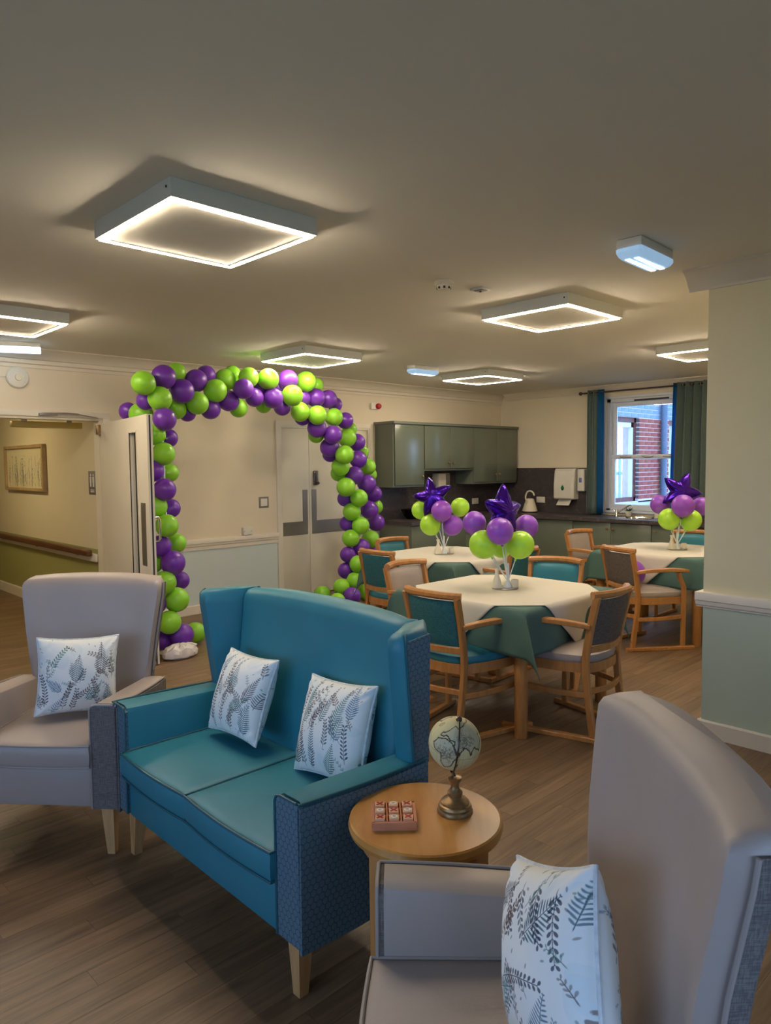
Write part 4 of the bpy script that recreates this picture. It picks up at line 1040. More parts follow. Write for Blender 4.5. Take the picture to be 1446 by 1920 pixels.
# noughts and crosses
g_ = thing('noughts_and_crosses_set', 'small reddish wooden noughts and crosses board on the round table', 'board game', (1.350, 1.372, TZ), math.radians(-43))
bm = B(); h = .060; box(bm, -h, h, -h, h, 0, .012, .002)
for k in range(4):
    p = -h+.003+k*(2*h-.006)/3
    wv = .0045 if k in (0, 3) else .0022
    box(bm, p-wv, p+wv, -h, h, .010, .024, .001, 1); box(bm, -h, h, p-wv, p+wv, .010, .024, .001, 1)
mesh_obj('board', bm, 'terrac', g_)
rows_ = ['XOX', 'OXO', 'XOX']; cell_ = (2*h-.006)/3
tm = {}
for j in range(3):
    for i in range(3):
        c = rows_[j][i]; x, y = (i-1)*cell_, (1-j)*cell_
        if 'tile' not in tm:
            bm = B(); box(bm, -.0135, .0135, -.0135, .0135, .012, .030, .0025); o = mesh_obj('tile', bm, 'tile', g_); tm['tile'] = o.data
        else: o = bpy.data.objects.new('tile', tm['tile']); COL.objects.link(o); o.parent = g_
        o.location = (x, y, 0); o.rotation_euler = (0, 0, rnd.uniform(-.08, .08))
        if c not in tm:
            bm = B()
            if c == 'X':
                for a in (PI/4, -PI/4): box(bm, -.0115, .0115, -.0022, .0022, .0302, .0312, mtx=Matrix.Rotation(a, 4, 'Z'))
            else:
                rg = [[Vector((q*math.cos(2*PI*k/24), q*math.sin(2*PI*k/24), z)) for q, z in ((.005, .0302), (.0095, .0302), (.0095, .0312), (.005, .0312))] for k in range(25)]
                loft(bm, rg, True, False)
            q = mesh_obj('mark', bm, 'redmark' if c == 'X' else 'whitemark', o, 0); tm[c] = q.data
        else: q = bpy.data.objects.new('mark', tm[c]); COL.objects.link(q); q.parent = o

# ================================================================ CUSHIONS
cushion('fern print cushion leaning in the left taupe armchair', 0, .328, basis((1.175, 3.150, .660), (.313, -.122, -.019), (.067, .02, .314)))
cushion('fern print cushion tilted onto one corner at the left of the teal sofa', 1, .325, basis((1.535, 2.405, .655), (.004, -.299, .006), (.104, -.017, .265)))
cushion('fern print cushion upright at the right of the teal sofa', 2, .335, basis((1.575, 1.888, .642), (.013, -.315, .02), (.103, .033, .301)))
cushion('large looking fern print cushion in the nearest taupe armchair', 3, .345, basis((1.083, .684, .650), (-.139, -.241, .135), (.10, .062, .311)), thick=.085)
# ================================================================ DINING CHAIRS
def dining_chair(front, back):
    """origin on the floor under the seat centre, sitter faces local -y; back top at y=+.26"""
    r = thing('dining_chair', 'x', 'chair')
    # rear posts run from floor to crest
    for s in (-1, 1):
        bm = B(); pts = bez([(s*.178, .235, .028), (s*.182, .205, .25), (s*.186, .190, .44), (s*.190, .215, .62), (s*.196, .262, .825)], 5)
        tube(bm, pts, 1.0, sec=flat(.028, .040)); mesh_obj('leg', bm, 'beech', r)
        bm = B(); pts = bez([(s*.268, -.200, .028), (s*.272, -.200, .40), (s*.277, -.192, .52), (s*.281, -.150, .600), (s*.282, -.135, .648)], 5)
        tube(bm, pts, 1.0, sec=flat(.030, .036)); mesh_obj('leg', bm, 'beech', r)
        bm = B(); tube(bm, [(s*.168, .285, .014), (s*.300, -.285, .014)], 1.0, sec=flat(.038, .028)); mesh_obj('skid', bm, 'beech', r)
        bm = B(); pts = bez([(s*.196, .222, .655), (s*.235, .10, .668), (s*.275, -.06, .672), (s*.288, -.17, .664), (s*.286, -.225, .655)], 5)
        n = len(pts); tube(bm, pts, [1.0+.25*math.sin(PI*i/(n-1)) for i in range(n)], sec=flat(.042, .024)); mesh_obj('armrest', bm, 'beech', r)
        bm = B(); tube(bm, bez([(s*.184, .20, .262), (s*.245, .02, .266), (s*.268, -.190, .275)], 5), 1.0, sec=flat(.018, .032)); mesh_obj('stretcher', bm, 'beech', r)
    bm = B(); tube(bm, bez([(-.184, .205, .285), (0, .245, .285), (.184, .205, .285)], 5), 1.0, sec=flat(.018, .032)); mesh_obj('stretcher', bm, 'beech', r)
    bm = B(); tube(bm, bez([(-.205, .238, .832), (-.11, .290, .836), (0, .305, .838), (.11, .290, .836), (.205, .238, .832)], 4), 1.0, sec=flat(.044, .040, .55)); mesh_obj('crest_rail', bm, 'beech', r)
    bm = B(); tube(bm, bez([(-.180, .205, .520), (0, .245, .520), (.180, .205, .520)], 6), 1.0, sec=flat(.022, .036)); mesh_obj('lower_rail', bm, 'beech', r)
    def outline(k, z, dz=0):
        P = [(-.185, .19), (-.10, .222), (0, .232), (.10, .222), (.185, .19), (.235, .05), (.262, -.12), (.262, -.20), (.235, -.238), (.12, -.252), (0, -.255), (-.12, -.252), (-.235, -.238), (-.262, -.20), (-.262, -.12), (-.235, .05)]
        return [Vector((x*k, -.01+(y+.01)*k, z)) for x, y in P]
    bm = B(); loft(bm, [outline(1, .385), outline(1, .440), outline(.90, .440), outline(.90, .385), outline(1, .385)], True, False); mesh_obj('seat_frame', bm, 'beech', r, 50)
    bm = B(); loft(bm, [outline(.90, .420), outline(.965, .440), outline(.985, .458), outline(.95, .480), outline(.80, .492), outline(.5, .498), outline(.02, .500)]); mesh_obj('seat', bm, front, r, 50)
    def pad(y0, y1, m_, nm_, zz=(.545, .808)):
        bm = B(); rings = []
        for i in range(9):
            z = zz[0]+(zz[1]-zz[0])*i/8; t = (z-.44)/.385; yb = .190+.072*t**1.2
            e = 1 if 0 < i < 8 else .4; f = []; b_ = []
            for k in range(11):
                x = -.172+.344*k/10; cv = .040*(1-(x/.19)**2); ee = e*(1-abs(x/.176)**8)
                f.append(Vector((x, yb+cv+y0*ee, z))); b_.append(Vector((x, yb+cv+y1*ee, z)))
            rings.append(f+b_[::-1])
        loft(bm, rings); mesh_obj(nm_, bm, m_, r, 60)
    pad(-.026, -.001, front, 'back_pad'); pad(.012, -.001, back, 'back_panel')
    return r
kinds = {'teal': dining_chair('teal', 'tealfab'), 'grey': dining_chair('grey', 'brownfab')}
used = {'teal': False, 'grey': False}
chairs = [
 ('teal', (2.975, 2.715), (1, 0), 'teal dining chair at the near left of the nearest table, just behind the sofa'),
 ('grey', (3.725, 1.990), (-.03, 1), 'dining chair with brown woven back at the near right of the nearest table'),
 ('grey', (3.740, 3.665), (0, -1), 'dining chair with taupe leather backrest at the far left side of the nearest table'),
 ('teal', (4.640, 2.955), (-.95, -.25), 'teal dining chair across the nearest table, right of its balloons'),
 ('teal', (4.075, 4.330), (1, -.02), 'teal backed dining chair between the balloon arch and the far left table'),
 ('teal', (4.860, 4.935), (0, -1), 'teal dining chair at the far side of the far left table, by the arch'),
 ('teal', (5.02, 3.50), (0, 1), 'teal dining chair mostly hidden behind the nearest balloon centrepiece'),
 ('grey', (5.575, 2.965), (.91, -.41), 'dining chair with brown woven back holding a loose purple balloon'),
 ('grey', (6.740, 4.030), (-.12, -1), 'taupe dining chair nearest the curtained window and base cupboards'),
 ('teal', (7.400, 3.080), (-1, -.25), 'teal dining chair at the far right table, cut off by the cream wall'),
]
for k, bc, f, lb in chairs:
    if not used[k]: o = kinds[k]; used[k] = True
    else: o = copy_tree(kinds[k])
    L = math.hypot(*f); f = (f[0]/L, f[1]/L)
    o.location = (bc[0]+f[0]*.265, bc[1]+f[1]*.265, 0); o.rotation_euler = (0, 0, math.atan2(f[0], -f[1]))
    tag(o, lb, 'chair', 'wooden dining armchairs around the tables')

# ================================================================ DINING TABLES AND CLOTHS
HT = .742
def dtable(x, y, lb):
    r = thing('dining_table', lb, 'table', (x, y, 0), 0, 'square dining tables')
    bm = B(); box(bm, -.5, .5, -.5, .5, HT-.028, HT, .004); mesh_obj('table_top', bm, 'beech', r)
    bm = B()
    for a, b, c, d in ((-.42, .42, -.45, -.43), (-.42, .42, .43, .45), (-.45, -.43, -.42, .42), (.43, .45, -.42, .42)): box(bm, a, b, c, d, HT-.10, HT-.028)
    mesh_obj('apron', bm, 'beech', r)
    for sx in (-1, 1):
        for sy in (-1, 1):
            bm = B(); lathe(bm, [(.032, 0), (.036, .006), (.037, .4), (.037, HT-.028)], 20, c=(sx*.445, sy*.445, 0)); mesh_obj('leg', bm, 'beech', r)
    return r
def cloth(name, lb, cat, grp, x, y, half, rot, m_, z0, seed, a=.503, lift=.0):
    n = 72; bm = B(); R = random.Random(seed); ph = [R.uniform(0, 6) for _ in range(8)]
    g = []
    c, s = math.cos(rot), math.sin(rot)
    for j in range(n+1):
        row = []
        for i in range(n+1):
            p, q = (i/n*2-1)*half, (j/n*2-1)*half
            u, v = p*c-q*s, p*s+q*c
            du, dv = max(0, abs(u)-a), max(0, abs(v)-a); su, sv = (1 if u > 0 else -1), (1 if v > 0 else -1)
            z = z0; X, Y = u, v
            if du > 0 or dv > 0:
                rr = math.hypot(du, dv); fi = math.atan2(dv, du)
                z = z0-rr*.965
                fold = math.sin(2*fi)**1.3*rr*(.46 if su < 0 and sv < 0 and seed == 0 else .26) if du > 0 and dv > 0 else 0
                X = su*min(abs(u), a); Y = sv*min(abs(v), a)
                fl = .010+.05*rr+lift
                wob = (.010*math.sin(9*(u if dv > du else v)+ph[0])+.008*math.sin(17*(u if dv > du else v)+ph[1]))*min(1, rr*6)
                if du >= dv: wgt = 1-.5*dv/du if du else 1
                else: wgt = 1-.5*du/dv
                X += su*((fl+wob)*min(1, du/.02) if du > 0 else 0)*.9+su*fold*(.7071 if not (su < 0 and sv < 0) else .42)
                Y += sv*((fl+wob)*min(1, dv/.02) if dv > 0 else 0)*.9+sv*fold*(.7071 if not (su < 0 and sv < 0) else .90)
                z = min(z0, z0-rr*.965+.004*(1-min(1, rr/.01)))
            row.append(bm.verts.new((X, Y, z)))
        g.append(row)
    for j in range(n):
        for i in range(n): bm.faces.new((g[j][i], g[j][i+1], g[j+1][i+1], g[j+1][i]))
    o = mesh_obj(name, bm, m_, None, 70); o.location = (x, y, 0)
    md = o.modifiers.new('thickness', 'SOLIDIFY'); md.thickness = .0014; md.offset = 1
    return tag(o, lb, cat, grp)
tabs = [(3.775, 2.790, 'nearest', 'square dining table nearest the camera, under sage and cream cloths'),
        (4.900, 4.260, 'far left', 'square dining table near the balloon arch, under sage and cream cloths'),
        (6.500, 2.930, 'far right', 'square dining table near the window, partly behind the cream wall')]
for i, (x, y, w_, lb) in enumerate(tabs):
    dtable(x, y, lb)
    cloth('sage_tablecloth', 'sage green tablecloth hanging in points from the %s table' % w_, 'tablecloth', 'sage tablecloths', x, y, .772, 0, 'gcloth', HT+.0025, i)
    cloth('cream_tablecloth', 'cream tablecloth laid diagonally over the sage one on the %s table' % w_, 'tablecloth', 'cream tablecloths', x, y, .575, PI/4, 'cloth', HT+.0065, i+9, a=.508, lift=.006)
CT = HT+.0085

# ================================================================ BALLOONS
BAL = {}
def balloon_data(kind):
    if kind not in BAL:
        bm = B(); sphere_bm(bm, (0, 0, 0), 1.0, 28, 18); o = mesh_obj('balloon', bm, kind, None, 60); BAL[kind] = o.data; bpy.data.objects.remove(o)
    return BAL[kind]
def balloon(parent, kind, p, r_, org=(0, 0, 0), lab=None, down=None):
    o = bpy.data.objects.new('balloon', balloon_data(kind)); COL.objects.link(o); o.parent = parent
    o.location = (p[0]-org[0], p[1]-org[1], p[2]-org[2]); o.scale = (r_, r_, r_)
    if down is not None: o.rotation_euler = Vector((0, 0, -1)).rotation_difference(Vector(down)).to_euler()
    if lab: o['label'] = lab
    return o
ARCH=[('P',2.907,5.651,2.31,0.096),('G',2.697,5.59,2.239,0.093),('G',3.133,5.859,2.386,0.081),('G',2.842,5.603,2.123,0.095),('P',2.791,5.752,2.111,0.075),('G',2.841,5.95,2.01,0.099),('P',2.796,6.103,2.045,0.075),('P',3.085,5.681,2.205,0.101),('P',3.303,5.819,2.323,0.095),('P',3.473,5.937,2.396,0.085),('G',3.245,5.705,2.112,0.094),('G',3.09,5.79,2.058,0.083),('P',3.224,5.848,2.036,0.075),('P',3.441,5.82,2.076,0.087),('G',3.457,5.753,2.238,0.1),('G',3.654,5.907,2.365,0.095),('G',3.804,6.016,2.43,0.085),('P',3.613,5.786,2.158,0.092),('G',3.753,5.844,2.101,0.083),('P',3.693,5.66,2.262,0.089),('G',3.814,5.754,2.384,0.09),('P',3.885,5.771,2.203,0.084),('G',4.069,5.889,2.149,0.075),('P',4.014,5.874,2.301,0.08),('G',4.021,5.732,2.382,0.097),('P',4.076,5.743,2.206,0.094),('P',4.325,5.938,2.146,0.083),('P',4.342,5.855,2.411,0.095),('P',4.345,6.007,2.333,0.089),('G',4.332,5.773,2.248,0.1),('G',4.637,5.942,2.422,0.101),('P',4.626,6.01,2.257,0.092),('G',4.532,5.913,2.104,0.094),('P',4.644,6.023,2.058,0.081),('P',4.797,5.986,2.268,0.093),('G',4.863,6.059,2.41,0.075),('P',5.006,6.035,2.27,0.093),('P',5.183,6.132,2.226,0.077),('G',4.722,5.873,2.076,0.096),('G',5.046,5.989,2.076,0.092),('P',5.305,6.105,2.053,0.088),('P',4.798,5.979,1.951,0.097),('G',4.888,6.104,1.884,0.083),('P',4.975,5.93,1.88,0.095),('G',5.449,6.193,1.962,0.08),('G',5.338,6.113,1.863,0.099),('P',5.52,6.156,1.816,0.095),('P',5.037,6.062,1.75,0.1),('P',5.138,6.176,1.678,0.082),('G',5.135,5.927,1.67,0.098),('P',5.484,6.094,1.619,0.094),('G',5.669,6.243,1.713,0.082),('G',5.206,6.08,1.54,0.098),('G',5.732,6.203,1.536,0.091),('G',5.289,6.211,1.465,0.088),('P',5.402,6.075,1.439,0.098),('G',5.835,6.284,1.441,0.083),('G',5.246,6.037,1.313,0.102),('P',5.651,6.135,1.338,0.103),('P',5.85,6.233,1.211,0.094),('P',5.387,6.215,1.175,0.089),('G',5.438,6.039,1.184,0.096),('G',5.94,6.305,1.05,0.089),('P',5.693,6.145,1.031,0.101),('G',5.403,6.125,1.028,0.099),('P',5.427,6.229,0.886,0.089),('P',5.894,6.244,0.867,0.099),('G',5.483,6.067,0.866,0.097),('G',5.382,6.123,0.726,0.096),('G',5.774,6.215,0.678,0.101),('P',5.525,6.105,0.61,0.098),('P',5.355,6.147,0.541,0.088),('P',5.909,6.298,0.494,0.089),('G',5.39,6.015,0.44,0.094),('P',5.353,6.181,0.354,0.091),('G',5.359,6.03,0.253,0.096),('G',5.197,6.08,0.194,0.091),('P',5.226,5.943,0.103,0.098),('G',5.536,6.085,0.097,0.092),('G',4.992,5.914,0.088,0.083),('P',2.858,5.56,1.95,0.091),('G',2.814,5.669,1.832,0.088),('P',2.987,5.747,1.804,0.075),('G',2.831,5.545,1.666,0.091),('P',2.747,5.579,1.526,0.086),('G',2.961,5.7,1.507,0.075),('P',2.799,5.481,1.372,0.089),('G',2.753,5.553,1.231,0.088),('P',2.939,5.652,1.206,0.077),('G',2.794,5.452,1.078,0.09),('G',2.969,5.628,0.91,0.079),('P',2.76,5.507,0.91,0.085),('G',2.723,5.573,0.759,0.076),('P',2.838,5.453,0.769,0.097),('G',2.749,5.431,0.618,0.09),('P',2.995,5.634,0.584,0.076),('G',2.865,5.459,0.457,0.098),('P',2.687,5.49,0.44,0.086),('G',2.773,5.419,0.287,0.092),('P',2.89,5.438,0.158,0.095),('P',2.779,5.557,0.118,0.085)]
A0, A1 = Vector((2.84, 5.52, 0)), Vector((5.44, 6.26, 0))
ar = thing('balloon_arch', 'tall purple and lime green balloon arch standing in front of the double door', 'balloon arch', (4.2, 5.9, 0))
spine = [(2.84, 5.53, .10), (2.85, 5.56, .8), (2.86, 5.60, 1.5), (2.90, 5.66, 2.05), (3.10, 5.80, 2.25), (3.6, 5.86, 2.29), (4.2, 5.90, 2.30), (4.75, 6.04, 2.22), (5.15, 6.16, 1.95), (5.45, 6.26, 1.55), (5.68, 6.33, 1.15), (5.74, 6.34, .8), (5.55, 6.30, .45), (5.42, 6.27, .10)]
bm = B(); tube(bm, [Vector(p)-Vector((4.2, 5.9, 0)) for p in bez(spine, 6)], .008, 8); mesh_obj('frame_pole', bm, 'stick', ar)
for (x, y) in ((2.84, 5.50), (5.42, 6.26)):
    bm = B(); lathe(bm, [(.10, 0), (.11, .015), (.09, .04), (.02, .05)], 20, c=(x-4.2, y-5.9, 0)); mesh_obj('base_weight', bm, 'bag', ar)
spw = bez(spine, 6)
for c, x, y, z, r_ in ARCH:
    P = Vector((x, y, z)); q = min(spw, key=lambda s: (s-P).length); d = (q-P)
    if d.length < .02: d = Vector((.6, .7, -.3))
    d.normalize()
    balloon(ar, 'purple' if c == 'P' else 'green', P, r_*1.05, (4.2, 5.9, 0), 'purple balloon' if c == 'P' else 'lime green balloon', d)
# crumpled bag over the left base
r = thing('sand_bag', 'crumpled white plastic bag weighting the left foot of the arch', 'bag', (2.815, 5.335, 0))
bm = B(); R = random.Random(3); rings = []
for k, (q, z) in enumerate(((.10, 0), (.145, .02), (.15, .05), (.13, .085), (.07, .105), (.01, .11))):
    rings.append([Vector((q*1.0*math.cos(2*PI*i/36)*(1+.07*math.sin(5*i+k)+.05*R.uniform(-1, 1)), q*.62*math.sin(2*PI*i/36)*(1+.07*math.cos(4*i)), z*(1+.12*math.sin(i*1.3+k))if z else 0)) for i in range(36)])
loft(bm, rings); o = mesh_obj('bag_body', bm, 'bag', r, 30)
bm = B(); tube(bm, bez([(.06, .02, .10), (.10, .0, .10), (.13, -.03, .08)], 4), [.010, .012, .014, .012, .012, .014, .016, .018, .02], 8); mesh_obj('bag_neck', bm, 'bag', r)
def loose(kind, p, r_, lb):
    o = bpy.data.objects.new('balloon', balloon_data(kind)); COL.objects.link(o); o.location = p; o.scale = (r_,)*3; o.rotation_euler = (1.9, .3, .4)
    return tag(o, lb, 'balloon', 'loose balloons')
loose('purple', (4.47, 5.84, .115), .10, 'loose purple balloon on the floor behind the sofa, before the double door')
loose('green', (3.14, 5.66, .098), .092, 'loose lime green balloon on the floor beside the left foot of the arch')
loose('purple2', (5.78, 2.93, .612), .112, 'loose purple balloon resting on the seat of a brown backed dining chair')
loose('green', (5.10, 6.30, .10), .095, 'loose lime green balloon low beside the right foot of the arch')

def star_bm(R_, th):
    bm = B(); n = 60; m_ = 9; top = []; 
    def Ro(a):
        k = (a/(2*PI)*5) % 1.0; t = abs(k-.5)*2      # 1 at tips
        return R_*(.50+.50*t**1.35)
    ringsF, ringsB = [], []
    for j in range(m_+1):
        q = j/m_; F, Bk = [], []
        for i in range(n):
            a = 2*PI*i/n; ro = Ro(a); x, y = ro*q*math.cos(a), ro*q*math.sin(a)
            k = (a/(2*PI)*5) % 1.0; t = abs(k-.5)*2
            z = th*(max(0, 1-q**2.2))**.6*(1-.25*t*q)
            wr = .05*th*math.sin(9*a*2+q*5)*q*(1-q)*4
            F.append(Vector((x, y, z+wr))); Bk.append(Vector((x, y, -z-wr)))
        ringsF.append(F); ringsB.append(Bk)
    ringsF[0] = [Vector((p.x+1e-4*math.cos(i), p.y+1e-4*math.sin(i), p.z)) for i, p in enumerate(ringsF[0])]
    allr = ringsF[1:]+ringsB[1:-1][::-1]
    RR = loft(bm, allr, True, False)
    for rg, z in ((RR[0], th), (RR[-1], -th)):
        c = bm.verts.new((0, 0, z))
        for i in range(n): bm.faces.new((rg[i], rg[(i+1) % n], c))
    return bm
def centrepiece(lb, x, y, bals, star):
    r = thing('balloon_centrepiece', lb, 'balloon centrepiece', (x, y, CT), 0, 'balloon centrepieces on the tables')
    bm = B(); lathe(bm, [(.030, 0), (.032, .006), (.018, .03), (.010, .05), (.008, .16)], 20); mesh_obj('stand', bm, 'stick', r)
    tops = []
    for k, (c, bx, by, bz, br) in enumerate(bals):
        P = Vector((bx-x, by-y, bz-CT)); base = Vector((0, 0, .04)); foot = P-Vector((P.x, P.y, P.z*.0)).normalized()*0
        d = (base-P).normalized(); end = P+d*br*1.15
        bm = B(); tube(bm, [base, end], .0035, 6); mesh_obj('stick', bm, 'stick', r)
        balloon(r, 'purple2' if c == 'P' else 'green2', (bx, by, bz), br, (x, y, CT), 'purple balloon' if c == 'P' else 'lime green balloon', d)
    c, R_, eul = star
    bm = B(); tube(bm, [Vector((0, 0, .05)), Vector((c[0]-x, c[1]-y, c[2]-CT-R_*.35))], .0045, 6); mesh_obj('stick', bm, 'stick', r)
    o = mesh_obj('star_balloon', star_bm(R_, R_*.36), 'foil', r, 180); o.location = (c[0]-x, c[1]-y, c[2]-CT); o.rotation_euler = eul; o['label'] = 'deep purple foil star balloon'
    return r
centrepiece('balloon centrepiece with purple foil star on the nearest table', 3.805, 2.785, [('P', 3.691, 2.765, 1.131, .086), ('G', 3.681, 2.891, 1.037, .092), ('G', 3.842, 2.715, 1.034, .090), ('P', 3.76, 3.028, 1.164, .079), ('P', 4.042, 2.807, 1.134, .079), ('G', 3.932, 2.935, 1.000, .078)],
            ((3.820, 2.835, 1.245), .186, (math.radians(84), math.radians(-12), math.radians(-2))))
centrepiece('balloon centrepiece with tilted purple foil star on the table near the arch', 4.88, 4.28, [('P', 4.798, 4.233, 1.143, .094), ('G', 4.795, 4.365, 1.014, .096), ('P', 4.953, 4.238, 1.006, .092), ('G', 5.118, 4.288, 1.159, .087), ('G', 4.855, 4.541, 1.135, .085)],
            ((4.83, 4.365, 1.262), .195, (math.radians(70), math.radians(-32), math.radians(-48))))
centrepiece('balloon centrepiece with purple foil star on the table by the cream wall', 6.55, 2.88, [('P', 6.496, 2.808, 1.157, .102), ('G', 6.496, 2.936, 1.031, .098), ('G', 6.64, 2.795, 1.018, .097), ('P', 6.599, 3.071, 1.158, .090), ('P', 6.881, 2.796, 1.136, .088)],
            ((6.66, 2.90, 1.275), .205, (math.radians(86), math.radians(5), math.radians(-45))))
def table_items(x, y, w_, sc=1.0):
    t = thing('serving_disc', 'small round metal mat under the balloon stand on the %s table' % w_, 'mat', (x, y, CT), 0, 'round mats')
    t.location = (x, y, CT)
    bm = B(); rings = [[Vector((q*math.cos(2*PI*k/40), q*math.sin(2*PI*k/40), z)) for q, z in ((.040, .0), (.085, .0), (.088, .004), (.040, .004))] for k in range(41)]
    loft(bm, rings, True, False); mesh_obj('disc', bm, 'steel', t)
    t = thing('bud_vase', 'small cream conical bud vase beside the balloon stand on the %s table' % w_, 'vase', (x-.045, y+.032, CT+.004), 0, 'cream bud vases')
    bm = B(); lathe(bm, [(.034, 0), (.036, .004), (.026, .045), (.013, .085), (.011, .105), (.017, .128), (.014, .128), (.008, .10)], 28); mesh_obj('vase_body', bm, 'cream', t)
    t = thing('condiment_pot', 'small cream pot beside the bud vase on the %s table' % w_, 'pot', (x+.052, y-.040, CT+.004), 0, 'cream condiment pots')
    bm = B(); lathe(bm, [(.022, 0), (.024, .004), (.024, .048), (.021, .052), (.019, .044), (.019, .01)], 24); mesh_obj('pot_body', bm, 'cream', t)
table_items(3.780, 2.790, 'nearest'); table_items(4.865, 4.265, 'far left'); table_items(6.530, 2.870, 'far right')

# ================================================================ KITCHEN
ZW = .835
r = thing('worktop', 'dark marbled L shaped worktop along the back wall and under the window', 'worktop', (8.8, 6.5, 0))
bm = B()
sx0, sx1, sy0, sy1 = 8.62-8.8, 8.98-8.8, 4.18-6.5, 4.62-6.5          # sink cut-out
xw0, xw1 = 8.457-8.8, WX-8.8
box(bm, 6.45-8.8, xw1, 6.185-6.5, WY-6.5, ZW-.045, ZW)
box(bm, xw0, xw1, sy1, 6.185-6.5, ZW-.045, ZW); box(bm, xw0, xw1, 1.60-6.5, sy0, ZW-.045, ZW)
box(bm, xw0, sx0, sy0, sy1, ZW-.045, ZW); box(bm, sx1, xw1, sy0, sy1, ZW-.045, ZW)
mesh_obj('slab', bm, 'marble', r, 0)
r = thing('splashback', 'dark marbled splashback panels behind the worktop', 'splashback', (WX, WY, 0))
bm = B(); box(bm, 6.46-WX, -.012, -.012, 0, ZW, 1.485); mesh_obj('back_panel', bm, 'marble', r, 0)
bm = B(); box(bm, -.012, 0, 5.075-WY, 0, ZW, 1.485); mesh_obj('side_panel', bm, 'marble', r, 0)
def knob(parent, p, n, m_='antique'):
    bm = B(); mt = Matrix.Translation(p) @ (Matrix.Rotation(PI/2, 4, 'X') if n == 'y' else Matrix.Rotation(-PI/2, 4, 'Y'))
    lathe(bm, [(.006, 0), (.006, .012), (.016, .018), (.016, .026), (.010, .031)], 16, mtx=mt); return mesh_obj('knob', bm, m_, parent)
def base_unit(name_lb, ax, a, b, doors, knobs, drawer=False):
    """ax 'x': run along back wall, a..b in x ; 'y': run along window wall, a..b in y"""
    r = thing('base_cabinet', name_lb, 'cabinet', (0, 0, 0), 0, 'sage base cabinets')
    if ax == 'x': r.location = (a, WY, 0); F = lambda u0, u1, d0, d1, z0, z1, bm, bv=0: box(bm, u0-a, u1-a, -d1, -d0, z0, z1, bv)
    else: r.location = (WX, a, 0); F = lambda u0, u1, d0, d1, z0, z1, bm, bv=0: box(bm, -d1, -d0, u0-a, u1-a, z0, z1, bv)
    bm = B(); F(a+.001, b-.001, .016, .57, .10, ZW-.046, bm); F(a+.001, b-.001, .016, .52, 0, .10, bm); mesh_obj('carcass', bm, 'cab', r, 0)
    for i, (u0, u1) in enumerate(doors):
        z1 = ZW-.055 if not drawer else .60
        bm = B(); F(u0+.002, u1-.002, .572, .590, .105, z1, bm, .002); d = mesh_obj('cabinet_door', bm, 'cab', r)
        kx = knobs[i]
        if kx is not None: knob(d, (kx-a, -.590, .70 if not drawer else .54) if ax == 'x' else (-.590, kx-a, .70), 'y' if ax == 'x' else 'x')
        if drawer:
            bm = B(); F(u0+.002, u1-.002, .572, .590, .605, ZW-.055, bm, .002); d = mesh_obj('drawer', bm, 'cab', r)
            knob(d, ((u0+u1)/2-a, -.590, .69), 'y')
base_unit('sage base cupboard at the open end of the back worktop', 'x', 6.48, 7.545, [(6.48, 7.545)], [None])
base_unit('sage base unit with drawers on the back wall beside the corner', 'x', 7.55, 8.50, [(7.55, 8.02), (8.02, 8.50)], [7.98, 8.06], True)
base_unit('sage corner base cabinet under the kettle', 'y', 5.17, 6.20, [(5.17, 6.20)], [None])
base_unit('sage double base cabinet under the sink', 'y', 4.07, 5.165, [(4.62, 5.165), (4.07, 4.62)], [4.66, 4.58])
base_unit('sage base cabinet behind the far right table', 'y', 2.95, 4.065, [(3.51, 4.065), (2.95, 3.51)], [4.02, 3.0])
base_unit('sage base cabinet hidden behind the cream wall', 'y', 1.62, 2.945, [(2.28, 2.945), (1.62, 2.28)], [2.33, 2.23])
def wall_unit(lb, a, b, z0, doors, knobs, zk):
    r = thing('wall_cabinet', lb, 'cabinet', (a, WY, 0), 0, 'sage wall cabinets')
    bm = B(); box(bm, .0, b-a, -.335, -.014, z0, 2.07); mesh_obj('carcass', bm, 'cabedge', r, 0)
    for i, (u0, u1) in enumerate(doors):
        bm = B(); box(bm, u0-a+.002, u1-a-.002, -.357, -.337, z0+.028, 2.062, .002); d = mesh_obj('cabinet_door', bm, 'cab', r)
        if knobs[i]: knob(d, (knobs[i]-a, -.357, zk), 'y')
wall_unit('sage wall cupboard at the left end, one wide door', 6.415, 6.985, 1.265, [(6.435, 6.975)], [6.935], 1.40)
wall_unit('shorter sage wall cupboard in the middle with two doors', 6.987, 8.010, 1.47, [(6.987, 7.500), (7.500, 8.010)], [7.455, 7.545], 1.575)
wall_unit('sage wall cupboard next to the room corner with two doors', 8.012, 9.040, 1.270, [(8.012, 8.545), (8.545, 9.035)], [8.50, 8.59], 1.405)
r = thing('cabinet_cornice', 'sage cornice board running along the top of the wall cupboards', 'cornice board', (6.40, WY, 2.0705))
bm = B(); box(bm, 0, 2.66, -.375, 0, 0, .036, .004); mesh_obj('board', bm, 'cabedge', r)
